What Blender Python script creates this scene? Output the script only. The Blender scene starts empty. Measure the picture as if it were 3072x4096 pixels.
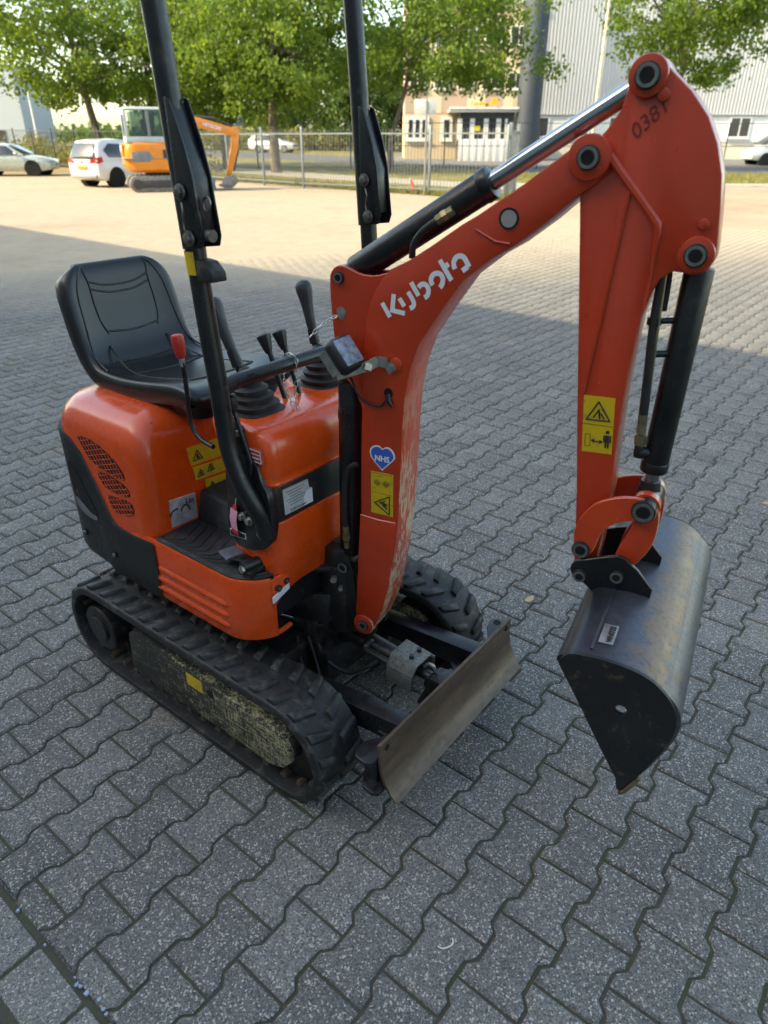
import bpy, bmesh, math, random
import numpy as np
from mathutils import Vector, Matrix

random.seed(7); rng = np.random.default_rng(7)
sc = bpy.context.scene
col = sc.collection
R = math.radians
PI = math.pi

# ------------------------------------------------------------------ camera
cam_d = bpy.data.cameras.new('camera'); cam = bpy.data.objects.new('camera', cam_d); col.objects.link(cam)
PITCH, ROLL, CAMH = R(28.301), R(0.1017), 1.7248
_f = Vector((0, math.cos(PITCH), -math.sin(PITCH))); _r = Vector((1, 0, 0)); _u = _r.cross(_f)
_R = math.cos(ROLL)*_r + math.sin(ROLL)*_u; _U = -math.sin(ROLL)*_r + math.cos(ROLL)*_u
cam.matrix_world = Matrix(((_R.x, _U.x, -_f.x, 0), (_R.y, _U.y, -_f.y, 0), (_R.z, _U.z, -_f.z, CAMH), (0, 0, 0, 1)))
cam_d.sensor_fit = 'VERTICAL'; cam_d.sensor_height = 36; cam_d.sensor_width = 27
cam_d.lens = 36*2778.3/4096
cam_d.clip_start = 0.05; cam_d.clip_end = 2000
cam_d.dof.use_dof = True; cam_d.dof.focus_distance = 2.15; cam_d.dof.aperture_fstop = 3.6
sc.camera = cam

# ------------------------------------------------------------------ sky and sun
SUN_EL = R(34.0)
SUN_D = Vector((0.96, 0.30, 0)).normalized()          # the way the sunlight travels over the ground
wd = bpy.data.worlds.new('World'); sc.world = wd; wd.use_nodes = True
nt = wd.node_tree; bgn = nt.nodes['Background']
sky = nt.nodes.new('ShaderNodeTexSky'); sky.sky_type = 'NISHITA'; sky.sun_disc = False
sky.sun_elevation = SUN_EL; sky.sun_rotation = math.atan2(-SUN_D.x, -SUN_D.y)
sky.air_density = 1.0; sky.dust_density = 1.7; sky.ozone_density = .8; sky.altitude = 20
nt.links.new(sky.outputs[0], bgn.inputs[0]); bgn.inputs[1].default_value = 0.15
sl = bpy.data.lights.new('sun', 'SUN'); so = bpy.data.objects.new('sun', sl); col.objects.link(so)
sl.energy = 2.25; sl.angle = R(0.3); sl.color = (1.0, 0.88, 0.71)
_dir = Vector((SUN_D.x*math.cos(SUN_EL), SUN_D.y*math.cos(SUN_EL), -math.sin(SUN_EL)))
so.rotation_euler = _dir.to_track_quat('-Z', 'Y').to_euler(); so.location = (-30, -20, 40)
sc.view_settings.view_transform = 'Standard'; sc.view_settings.look = 'None'
sc.view_settings.gamma = 1.0; sc.view_settings.use_curve_mapping = False
sc.view_settings.exposure = 1.86
sc.view_settings.use_white_balance = True; sc.view_settings.white_balance_temperature = 7700; sc.view_settings.white_balance_tint = 2
sc.render.film_transparent = False
sc.cycles.max_bounces = 6; sc.cycles.diffuse_bounces = 3; sc.cycles.glossy_bounces = 3; sc.cycles.adaptive_threshold = .02
sc.cycles.transmission_bounces = 4; sc.cycles.transparent_max_bounces = 6

# ------------------------------------------------------------------ materials
MATS = {}
def nodes_of(name):
    m = bpy.data.materials.new(name); m.use_nodes = True
    return m, m.node_tree, m.node_tree.nodes, m.node_tree.links, m.node_tree.nodes['Principled BSDF']
def rgba(c, k=1.0): return (min(1, c[0]*k), min(1, c[1]*k), min(1, c[2]*k), 1)
def mixc(N, L, fac, a, b):
    n = N.new('ShaderNodeMix'); n.data_type = 'RGBA'
    for i, v in ((0, fac), (6, a), (7, b)):
        if hasattr(v, 'node'): L.new(v, n.inputs[i])
        else: n.inputs[i].default_value = v
    return n.outputs[2]
def noise(N, L, vec, scale, detail=5, rough=.6):
    n = N.new('ShaderNodeTexNoise'); n.inputs['Scale'].default_value = scale
    n.inputs['Detail'].default_value = detail; n.inputs['Roughness'].default_value = rough
    if vec is not None: L.new(vec, n.inputs['Vector'])
    return n.outputs['Fac']
def ramp(N, L, v, a, b, c0=0.0, c1=1.0):
    n = N.new('ShaderNodeMapRange'); L.new(v, n.inputs[0])
    for i, q in ((1, a), (2, b), (3, c0), (4, c1)): n.inputs[i].default_value = q
    return n.outputs[0]
def math_(N, L, op, a, b=None):
    n = N.new('ShaderNodeMath'); n.operation = op
    for i, v in ((0, a), (1, b)):
        if v is None: continue
        if hasattr(v, 'node'): L.new(v, n.inputs[i])
        else: n.inputs[i].default_value = v
    return n.outputs[0]
def coords(N, L, scale=None, kind='Object'):
    t = N.new('ShaderNodeTexCoord'); o = t.outputs[kind]
    if scale:
        mp = N.new('ShaderNodeMapping'); L.new(o, mp.inputs[0]); mp.inputs['Scale'].default_value = scale; o = mp.outputs[0]
    return o
def bumpn(N, L, B, h, dist, strength=.6):
    b = N.new('ShaderNodeBump'); b.inputs['Distance'].default_value = dist; b.inputs['Strength'].default_value = strength
    L.new(h, b.inputs['Height']); L.new(b.outputs[0], B.inputs['Normal'])
def mat(name, c, rough=.5, metal=0., var=.18, vscale=9, bump=0., bscale=120, dirt=None, coat=0., rvar=.12, stretch=None, spec=.5):
    """plain surface: base colour with grain, uneven gloss, optional dirt patches and fine relief"""
    if name in MATS: return MATS[name]
    m, t, N, L, B = nodes_of(name)
    v = coords(N, L, stretch)
    f = noise(N, L, v, vscale, 6)
    c_out = mixc(N, L, ramp(N, L, f, .3, .7), rgba(c, 1-var), rgba(c, 1+var))
    if dirt:
        dc, amt, ds = dirt
        df = noise(N, L, v, ds, 8, .7)
        c_out = mixc(N, L, ramp(N, L, df, .62-amt*.3, .72-amt*.2), c_out, rgba(dc))
    L.new(c_out, B.inputs['Base Color'])
    r = noise(N, L, v, vscale*3.1, 4)
    L.new(ramp(N, L, r, .25, .75, max(.02, rough-rvar), min(1, rough+rvar)), B.inputs['Roughness'])
    B.inputs['Metallic'].default_value = metal
    B.inputs['Specular IOR Level'].default_value = spec
    if coat: B.inputs['Coat Weight'].default_value = coat; B.inputs['Coat Roughness'].default_value = .12
    if bump: bumpn(N, L, B, noise(N, L, v, bscale, 3), bump)
    MATS[name] = m
    return m

# ------------------------------------------------------------------ geometry helpers
class G:
    """collects shapes; build() links them as ONE mesh object"""
    def __init__(s): s.v = []; s.f = []; s.sm = []
    def add(s, vs, fs):
        o = len(s.v); s.v += [tuple(p) for p in vs]; s.f += [tuple(i+o for i in f) for f in fs]; return s
    def box(s, c, d, rot=None):
        c = Vector(c); hx, hy, hz = d[0]/2, d[1]/2, d[2]/2
        P = [Vector((x, y, z)) for x in (-hx, hx) for y in (-hy, hy) for z in (-hz, hz)]
        if rot is not None: P = [rot @ p for p in P]
        return s.add([p+c for p in P], [(0,1,3,2),(4,6,7,5),(0,4,5,1),(2,3,7,6),(0,2,6,4),(1,5,7,3)])
    def prism(s, A, B):
        """two matching outlines joined: A and B lists of 3d points"""
        n = len(A)
        return s.add(list(A)+list(B), [tuple(range(n-1, -1, -1)), tuple(range(n, 2*n))] + [(i, (i+1) % n, n+(i+1) % n, n+i) for i in range(n)])
    def cyl(s, a, b, r, r2=None, n=16, caps=True):
        a, b = Vector(a), Vector(b); r2 = r if r2 is None else r2
        d = (b-a).normalized(); q = d.to_track_quat('Z', 'Y')
        ring = [Vector((math.cos(2*PI*i/n), math.sin(2*PI*i/n), 0)) for i in range(n)]
        A = [a + q @ (p*r) for p in ring]; Bp = [b + q @ (p*r2) for p in ring]
        fs = [(i, (i+1) % n, n+(i+1) % n, n+i) for i in range(n)]
        if caps: fs += [tuple(range(n-1, -1, -1)), tuple(range(n, 2*n))]
        return s.add(A+Bp, fs)
    def ring(s, c, axis, ro, ri, h, n=24):
        """annular washer"""
        c = Vector(c); q = Vector(axis).normalized().to_track_quat('Z', 'Y'); P = []
        for (r, z) in ((ri, 0), (ro, 0), (ro, h), (ri, h)):
            P += [c + q @ Vector((r*math.cos(2*PI*i/n), r*math.sin(2*PI*i/n), z)) for i in range(n)]
        fs = []
        for k in range(4):
            k2 = (k+1) % 4
            fs += [(k*n+i, k*n+(i+1) % n, k2*n+(i+1) % n, k2*n+i) for i in range(n)]
        return s.add(P, fs)
    def tube(s, path, r, n=12, caps=True):
        P = [Vector(p) for p in path]; m = len(P)
        rr = r if hasattr(r, '__len__') else [r]*m
        T = []
        for i in range(m):
            t = (P[min(i+1, m-1)] - P[max(i-1, 0)]).normalized(); T.append(t)
        u = T[0].orthogonal().normalized(); V = []
        for i in range(m):
            u = (u - T[i]*u.dot(T[i])).normalized(); w = T[i].cross(u)
            V += [P[i] + (u*math.cos(2*PI*k/n) + w*math.sin(2*PI*k/n))*rr[i] for k in range(n)]
        fs = [(i*n+k, i*n+(k+1) % n, (i+1)*n+(k+1) % n, (i+1)*n+k) for i in range(m-1) for k in range(n)]
        if caps: fs += [tuple(range(n-1, -1, -1)), tuple(range((m-1)*n, m*n))]
        return s.add(V, fs)
    def loft(s, rings, closed=True, caps=True):
        n = len(rings[0]); V = [p for r in rings for p in r]; fs = []
        for i in range(len(rings)-1):
            for k in range(n if closed else n-1):
                fs.append((i*n+k, i*n+(k+1) % n, (i+1)*n+(k+1) % n, (i+1)*n+k))
        if caps: fs += [tuple(range(n-1, -1, -1)), tuple(range((len(rings)-1)*n, len(rings)*n))]
        return s.add(V, fs)
    def ball(s, c, r, n=12, sx=1, sy=1, sz=1):
        c = Vector(c); rings = []
        for i in range(1, n):
            a = PI*i/n
            rings.append([c + Vector((sx*r*math.sin(a)*math.cos(2*PI*k/n/1.0), sy*r*math.sin(a)*math.sin(2*PI*k/n), sz*r*math.cos(a))) for k in range(n)])
        return s.loft(rings)
    def build(s, name, m, parent=None, bevel=0, seg=2, angle=35, smooth=True, sub=0):
        me = bpy.data.meshes.new(name); me.from_pydata(s.v, [], s.f)
        bm = bmesh.new(); bm.from_mesh(me)
        bmesh.ops.recalc_face_normals(bm, faces=bm.faces)
        if bevel:
            es = [e for e in bm.edges if len(e.link_faces) == 2 and e.calc_face_angle(0) > R(angle)]
            bmesh.ops.bevel(bm, geom=es, offset=bevel, segments=seg, profile=.5, affect='EDGES', clamp_overlap=True)
        bm.to_mesh(me); bm.free()
        if smooth:
            me.shade_smooth()
            try: me.set_sharp_from_angle(angle=R(38))
            except Exception: pass
        me.materials.append(m)
        o = bpy.data.objects.new(name, me); col.objects.link(o)
        if parent: o.parent = parent
        return o
def empty(name, loc=(0, 0, 0), rz=0.0):
    o = bpy.data.objects.new(name, None); col.objects.link(o); o.location = loc; o.rotation_euler = (0, 0, rz); o.empty_display_size = .1
    return o
def tag(o, label=None, cat=None, group=None, kind=None):
    if label: o['label'] = label
    if cat: o['category'] = cat
    if group: o['group'] = group
    if kind: o['kind'] = kind
    return o
def copy_of(o, name, parent):
    c = bpy.data.objects.new(name, o.data); col.objects.link(c); c.parent = parent; return c
def raw_mesh(name, V, F, m, parent=None, kind=None, attr=None):
    """fast mesh from numpy arrays, F (n,k)"""
    me = bpy.data.meshes.new(name); V = np.asarray(V, np.float32); F = np.asarray(F, np.int32); k = F.shape[1]
    me.vertices.add(len(V)); me.vertices.foreach_set('co', V.ravel())
    me.loops.add(F.size); me.loops.foreach_set('vertex_index', F.ravel())
    me.polygons.add(len(F)); me.polygons.foreach_set('loop_start', np.arange(0, F.size, k, dtype=np.int32))
    if attr is not None:
        a = me.attributes.new('tone', 'FLOAT', 'POINT'); a.data.foreach_set('value', np.asarray(attr, np.float32))
    me.update(calc_edges=True); me.validate()
    me.materials.append(m)
    o = bpy.data.objects.new(name, me); col.objects.link(o)
    if parent: o.parent = parent
    if kind: o['kind'] = kind
    return o
def text_mesh(name, txt, size, m, parent, origin, ax, ay, depth=.0006, bold=0.0, fit=None):
    """lettering as a mesh: origin + x*ax + y*ay (3d axes), flat print a hair proud of its plate"""
    cu = bpy.data.curves.new('lettering', 'FONT'); cu.body = txt; cu.size = size; cu.offset = bold; cu.resolution_u = 3
    to = bpy.data.objects.new('lettering', cu); col.objects.link(to)
    dg = bpy.context.evaluated_depsgraph_get(); me0 = to.evaluated_get(dg).to_mesh()
    P = [Vector(v.co) for v in me0.vertices]; F = [tuple(p.vertices) for p in me0.polygons]
    to.evaluated_get(dg).to_mesh_clear(); bpy.data.objects.remove(to); bpy.data.curves.remove(cu)
    if not P: return None
    w = max(p.x for p in P); k = (fit/w) if fit else 1.0
    o_, ax, ay = Vector(origin), Vector(ax).normalized(), Vector(ay).normalized(); nrm = ax.cross(ay).normalized()
    g = G(); g.add([o_ + ax*p.x*k + ay*p.y*(k if fit else 1) + nrm*depth for p in P], F)
    return g.build(name, m, parent, smooth=False)
def smoothpoly(P, it=1):
    for _ in range(it):
        Q = []
        for i in range(len(P)):
            a, b = P[i], P[(i+1) % len(P)]
            Q.append((a[0]*.75+b[0]*.25, a[1]*.75+b[1]*.25)); Q.append((a[0]*.25+b[0]*.75, a[1]*.25+b[1]*.75))
        P = Q
    return P
def bez(P, n=8):
    """Catmull-Rom through 3d points"""
    P = [Vector(p) for p in P]; out = []
    for i in range(len(P)-1):
        p0, p1, p2, p3 = P[max(i-1, 0)], P[i], P[i+1], P[min(i+2, len(P)-1)]
        for k in range(n):
            t = k/n
            out.append(.5*((2*p1) + (p2-p0)*t + (2*p0-5*p1+4*p2-p3)*t*t + (-p0+3*p1-3*p2+p3)*t**3))
    return out + [P[-1]]
# ------------------------------------------------------------------ materials of the setting
def stone_material():
    m, t, N, L, B = nodes_of('concrete_paver')
    v = N.new('ShaderNodeNewGeometry').outputs['Position']
    at = N.new('ShaderNodeAttribute'); at.attribute_name = 'tone'
    big = noise(N, L, v, 1.3, 5); mid = noise(N, L, v, 14, 6)
    vo = N.new('ShaderNodeTexVoronoi'); vo.inputs['Scale'].default_value = 230; L.new(v, vo.inputs['Vector'])
    sep = N.new('ShaderNodeSeparateColor'); L.new(vo.outputs['Color'], sep.inputs[0])
    grain = ramp(N, L, sep.outputs[0], 0, 1, .66, 1.34)
    c = mixc(N, L, ramp(N, L, big, .3, .7), (.116, .110, .100, 1), (.172, .164, .149, 1))
    c = mixc(N, L, ramp(N, L, mid, .35, .75, 0, .5), c, (.130, .128, .125, 1))
    tint = math_(N, L, 'MULTIPLY', grain, at.outputs['Fac'])
    mul = N.new('ShaderNodeVectorMath'); mul.operation = 'SCALE'; L.new(c, mul.inputs[0]); L.new(tint, mul.inputs['Scale'])
    white = ramp(N, L, sep.outputs[1], .875, .90, 0, 1)                     # pale grit
    vb = N.new('ShaderNodeTexVoronoi'); vb.inputs['Scale'].default_value = 430; L.new(v, vb.inputs['Vector']); sb = N.new('ShaderNodeSeparateColor'); L.new(vb.outputs['Color'], sb.inputs[0])
    warm = mixc(N, L, sep.outputs[2], (.42, .42, .41, 1), (.46, .37, .27, 1))
    c2 = mixc(N, L, white, mul.outputs[0], warm)
    c2 = mixc(N, L, ramp(N, L, sb.outputs[0], .80, .9, 0, .6), c2, (.32, .31, .29, 1)); c2 = mixc(N, L, ramp(N, L, sb.outputs[1], .78, .9, 0, .6), c2, (.045, .045, .045, 1))
    dark = ramp(N, L, sep.outputs[2], .90, .94, 0, .6)
    c2 = mixc(N, L, dark, c2, (.035, .036, .04, 1))
    rst = noise(N, L, v, 2.1, 3)
    c2 = mixc(N, L, ramp(N, L, rst, .63, .76, 0, .45), c2, (.24, .15, .08, 1))       # rusty stains
    oil = noise(N, L, v, .8, 6, .6); c2 = mixc(N, L, ramp(N, L, oil, .60, .70, 0, .45), c2, (.055, .056, .055, 1))      # damp and oily patches
    wet = noise(N, L, v, 5.0, 7, .7); c2 = mixc(N, L, ramp(N, L, wet, .52, .75, 0, .35), c2, (.075, .08, .068, 1))
    # blown sand lies over the far half of the yard
    sx = N.new('ShaderNodeSeparateXYZ'); L.new(v, sx.inputs[0])
    sd = noise(N, L, v, .5, 7, .65)
    dist = ramp(N, L, math_(N, L, 'ADD', sx.outputs[1], math_(N, L, 'MULTIPLY', sx.outputs[0], -.25)), 8.0, 14.5, -.15, .95)
    sand = ramp(N, L, math_(N, L, 'ADD', dist, math_(N, L, 'MULTIPLY', sd, .5)), .2, .85, 0, .9)
    c2 = mixc(N, L, sand, c2, (.42, .345, .25, 1))
    L.new(c2, B.inputs['Base Color']); B.inputs['Roughness'].default_value = .88
    hb = math_(N, L, 'ADD', math_(N, L, 'MULTIPLY', vo.outputs['Distance'], 1.0), math_(N, L, 'MULTIPLY', mid, .6))
    bumpn(N, L, B, hb, .0020, .6)
    return m
STONE = stone_material()
def joint_material():
    m, t, N, L, B = nodes_of('joint_fill')
    v = N.new('ShaderNodeNewGeometry').outputs['Position']; a = noise(N, L, v, 6, 6); b = noise(N, L, v, 60, 5)
    c = mixc(N, L, ramp(N, L, a, .42, .62), (.066, .062, .050, 1), (.060, .070, .030, 1))
    c = mixc(N, L, ramp(N, L, b, .45, .75, 0, .5), c, (.10, .085, .06, 1))
    sx = N.new('ShaderNodeSeparateXYZ'); L.new(v, sx.inputs[0])
    sd = noise(N, L, v, .5, 7, .65)
    dist = ramp(N, L, math_(N, L, 'ADD', sx.outputs[1], math_(N, L, 'MULTIPLY', sx.outputs[0], -.25)), 8.0, 14.0, -.15, 1.0)
    sand = ramp(N, L, math_(N, L, 'ADD', dist, math_(N, L, 'MULTIPLY', sd, .5)), .2, .85, 0, 1)
    fine = noise(N, L, v, 3.0, 8, .7)
    sc_ = mixc(N, L, ramp(N, L, fine, .3, .7), (.36, .29, .205, 1), (.44, .36, .26, 1)); pt = noise(N, L, v, .22, 8, .7); sc_ = mixc(N, L, ramp(N, L, pt, .52, .72, 0, .6), sc_, (.27, .20, .13, 1)); fsd = ramp(N, L, math_(N, L, 'ADD', sx.outputs[1], math_(N, L, 'MULTIPLY', sx.outputs[0], .9)), 21, 27, 0, .5); sc_ = mixc(N, L, math_(N, L, 'MULTIPLY', fsd, ramp(N, L, pt, .35, .6)), sc_, (.25, .16, .09, 1))
    c = mixc(N, L, sand, c, sc_)
    L.new(c, B.inputs['Base Color']); B.inputs['Roughness'].default_value = .95
    bumpn(N, L, B, noise(N, L, v, 180, 4), .004, .8)
    return m
JOINT = joint_material()

# ------------------------------------------------------------------ paved yard: interlocking stones, laid in rows
yard = G(); yard.add([(-70, -25, -.0075), (60, -25, -.0075), (60, 60, -.0075), (-70, 60, -.0075)], [(0, 1, 2, 3)])
yard = yard.build('paved_yard', JOINT, smooth=False); tag(yard, kind='structure')
PX0, PY0, PTH, PP = -0.85938, 1.10887, R(51.0547), 0.14322
PC, PS = math.cos(PTH), math.sin(PTH)
def lat(u, v): return (PX0 + u*PC + v*PS, PY0 + u*PS - v*PC)
def inv(x, y): x -= PX0; y -= PY0; return (x*PC + y*PS, x*PS - y*PC)
HW, HN, E0, E1, HL = .0772, .0562, .039, .061, .0962
OUT = [(-HL, -HW), (-E1, -HW), (-E0, -HN), (E0, -HN), (E1, -HW), (HL, -HW), (HL, HW), (E1, HW), (E0, HN), (-E0, HN), (-E1, HW), (-HL, HW)]
def inset(P, d):
    n = len(P); out = []
    for i in range(n):
        a, b, c = P[i-1], P[i], P[(i+1) % n]
        e1 = (b[0]-a[0], b[1]-a[1]); e2 = (c[0]-b[0], c[1]-b[1])
        l1 = math.hypot(*e1) or 1; l2 = math.hypot(*e2) or 1
        n1 = (-e1[1]/l1, e1[0]/l1); n2 = (-e2[1]/l2, e2[0]/l2)
        k = 1 + n1[0]*n2[0] + n1[1]*n2[1]; k = max(k, .3)
        out.append((b[0] + d*(n1[0]+n2[0])/k, b[1] + d*(n1[1]+n2[1])/k))
    return out
def stone_arrays(P):
    Q = inset(P, .0065); n = len(P)
    V = [(x, y, 0) for x, y in Q] + [(x, y, -.0048) for x, y in P] + [(x, y, -.016) for x, y in P]
    return np.array(V), n
U_EDGE = -.068
def cam_ok(x, y):
    return y > .35 and abs(x) < .62*y + .55
stones = []
for a in range(-40, 400):
    for b in range(-260, 260):
        u = .1*a + .1; v = PP*b
        if (a + b) % 2: continue
        x, y = lat(u, v)
        if y - .45*x > 13.0 or y > 16 or not cam_ok(x, y): continue
        if u + HL < U_EDGE + .02: continue
        stones.append((x*x + y*y, x, y, u, v))
stones.sort()
PV, PN = stone_arrays(OUT)
def clip_u(P, ue):
    out = []
    for i in range(len(P)):
        a, b = P[i-1], P[i]; ia, ib = a[0] >= ue, b[0] >= ue
        if ia != ib: t = (ue-a[0])/(b[0]-a[0]); out.append((ue, a[1] + t*(b[1]-a[1])))
        if ib: out.append(b)
    return out
def stone_faces(n): return [tuple(range(n))], [(i, n+i, n+(i+1) % n, (i+1) % n) for i in range(n)] + [(n+i, 2*n+i, 2*n+(i+1) % n, n+(i+1) % n) for i in range(n)]
def stone_mesh(P, tone):
    V, n = stone_arrays(P); top, quads = stone_faces(n)
    me = bpy.data.meshes.new('paving_stone'); me.from_pydata([tuple(p) for p in V], [], top + quads)
    at = me.attributes.new('tone', 'FLOAT', 'POINT'); at.data.foreach_set('value', np.full(len(V), tone, np.float32))
    me.materials.append(STONE); return me
tones = [.84, .91, .96, 1.0, 1.04, 1.09, 1.18]
shared = [stone_mesh(OUT, k) for k in tones]
for i, (_, x, y, u, v) in enumerate(stones[:300]):
    if u - HL < U_EDGE:
        me = stone_mesh(clip_u(OUT, U_EDGE - u + .004), random.choice(tones))
    else: me = random.choice(shared)
    o = bpy.data.objects.new('paving_stone', me); col.objects.link(o); o.parent = yard
    o.location = (x, y, random.uniform(-.0012, .0012))
    o.rotation_euler = (random.gauss(0, .006), random.gauss(0, .006), PTH + random.gauss(0, .006))
# the stones farther off: same shape, one mesh
rest = [s for s in stones[300:] if s[3] - HL >= U_EDGE]
n = len(rest); A = np.array([[s[1], s[2]] for s in rest]); th = PTH + rng.normal(0, .006, n); tx = rng.normal(0, .006, n); ty = rng.normal(0, .006, n); dz = rng.uniform(-.0012, .0012, n)
c, s_ = np.cos(th)[:, None], np.sin(th)[:, None]
X = PV[None, :, 0]*c - PV[None, :, 1]*s_ + A[:, :1]; Y = PV[None, :, 0]*s_ + PV[None, :, 1]*c + A[:, 1:]
Zz = PV[None, :, 2] + PV[None, :, 0]*tx[:, None] + PV[None, :, 1]*ty[:, None] + dz[:, None]
VV = np.stack([X, Y, Zz], -1).reshape(-1, 3)
tri = [(0, i, i+1) for i in (1, 2, 3, 4)] + [(0, 5, 6), (0, 6, 11)] + []
# top cap as quads/tris: waist split into convex pieces
cap = [(0, 1, 10, 11), (1, 2, 9, 10), (2, 3, 8, 9), (3, 4, 7, 8), (4, 5, 6, 7)]
_, quads = stone_faces(12)
FQ = np.array(cap + quads)
FF = (FQ[None] + (np.arange(n)*36)[:, None, None]).reshape(-1, 4)
tn = np.repeat(rng.choice(tones, n), 36)
raw_mesh('paving_stones', VV, FF, STONE, yard, 'stuff', tn)
# edging: big square kerb stones and a dark gutter in the near left corner
KERB = mat('edging_concrete', (.19, .19, .18), .9, var=.25, vscale=40, bump=.003, bscale=220, dirt=((.12, .11, .09), .35, 14))
def flat_block(name, P, z0, z1, m, parent, bev=.006):
    g = G(); g.prism([(x, y, z0) for x, y in P], [(x, y, z1) for x, y in P]); return g.build(name, m, parent, bevel=bev)
vv0 = inv(*lat(0, 0))[1]
for k in range(-8, 14):
    v0 = -.31 + k*.205
    P = [lat(U_EDGE-.012-.115, v0), lat(U_EDGE-.012, v0), lat(U_EDGE-.012, v0+.196), lat(U_EDGE-.012-.115, v0+.196)]
    if P[0][1] > .4 and P[0][1] < 4: eo = flat_block('edging_stone', P, -.02, random.uniform(-.002, .003), STONE, yard, .008); ea = eo.data.attributes.new('tone', 'FLOAT', 'POINT'); ea.data.foreach_set('value', np.full(len(eo.data.vertices), random.uniform(1.25, 1.5), np.float32))
P = [lat(U_EDGE-.75, -4), lat(U_EDGE-.15, -4), lat(U_EDGE-.15, 4), lat(U_EDGE-.75, 4)]
flat_block('gutter', P, -.03, -.004, mat('gutter_asphalt', (.045, .05, .058), .8, var=.4, vscale=70, bump=.004, bscale=150), yard, .004)

# ------------------------------------------------------------------ land beyond the yard: it rises gently
def rise(y): return max(0.0, .012*(y-38))
LAND = mat('dry_land', (.21, .17, .075), .95, var=.5, vscale=.35, dirt=((.30, .19, .09), .5, .08))
g = G(); ys = [-300, -26, 33.9, 38, 60, 90, 140, 220, 400, 900]; xs = [-700, -60, -30, 0, 30, 60, 700]
zz = [-.05, -.05, -.05, -.03] + [rise(y) for y in ys[4:6]] + [.9, 1.2, 1.4, 1.4]
g.add([(x, y, z) for y, z in zip(ys, zz) for x in xs], [(j*7+i, j*7+i+1, (j+1)*7+i+1, (j+1)*7+i) for j in range(len(ys)-1) for i in range(6)])
tag(g.build('ground', LAND, smooth=False), kind='structure')
# fence line runs from (4.2, 23.0) to (-40, 68.6)
FA, FB = Vector((4.2, 23.0, 0)), Vector((-40, 68.6, 0)); FDIR = (FB-FA).normalized(); FN = Vector((-FDIR.y, FDIR.x, 0))
if FN.y < 0: FN = -FN
def strip(name, d0, d1, m, zoff, s0=-60, s1=90, kind='structure'):
    """band parallel to the fence, d metres behind it, following the rise of the land"""
    g = G(); rows = []
    for s in np.linspace(s0, s1, 31):
        row = []
        for d in np.linspace(d0, d1, 5):
            p = FA + FDIR*s + FN*d; row.append((p.x, p.y, rise(p.y)+zoff))
        rows.append(row)
    V = [p for r in rows for p in r]
    g.add(V, [(i*5+k, i*5+k+1, (i+1)*5+k+1, (i+1)*5+k) for i in range(30) for k in range(4)])
    return tag(g.build(name, m, smooth=True), kind=kind)
VERGE = mat('verge_grass', (.17, .15, .035), .95, var=.45, vscale=1.2, bump=.04, bscale=14, dirt=((.26, .21, .10), .45, .7))
strip('verge', .15, 4.2, VERGE, .004, 0)
strip('footpath', 4.2, 7.2, mat('path_slabs', (.34, .30, .25), .9, var=.15, vscale=3), .012, 0)
strip('verge', 7.2, 17, VERGE, .008, 0)
strip('road', 17, 25, mat('asphalt', (.10, .102, .108), .85, var=.25, vscale=6), .012, 0)
strip('verge', 25, 75, VERGE, .010, 0)
def slab(name, x0, x1, y0, y1, z, m, n=8):
    g = G(); ysl = np.linspace(y0, y1, n)
    g.add([(x, y, rise(y)+z) for y in ysl for x in (x0, x1)], [(2*i, 2*i+1, 2*i+3, 2*i+2) for i in range(n-1)])
    return tag(g.build(name, m), kind='structure')
slab('road', 5.5, 75, 31.3, 70, .022, MATS['asphalt'])
slab('verge', 5.5, 75, 31.3, 41.5, .040, VERGE)
slab('forecourt', -2, 75, 50, 70, .045, mat('forecourt_tarmac', (.16, .155, .15), .9, var=.2, vscale=2))
g = G(); g.box((40, 31.2, .05), (70, .14, .12)); tag(g.build('kerb', mat('kerb_concrete', (.42, .40, .36), .9), bevel=.01), kind='structure')
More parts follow.
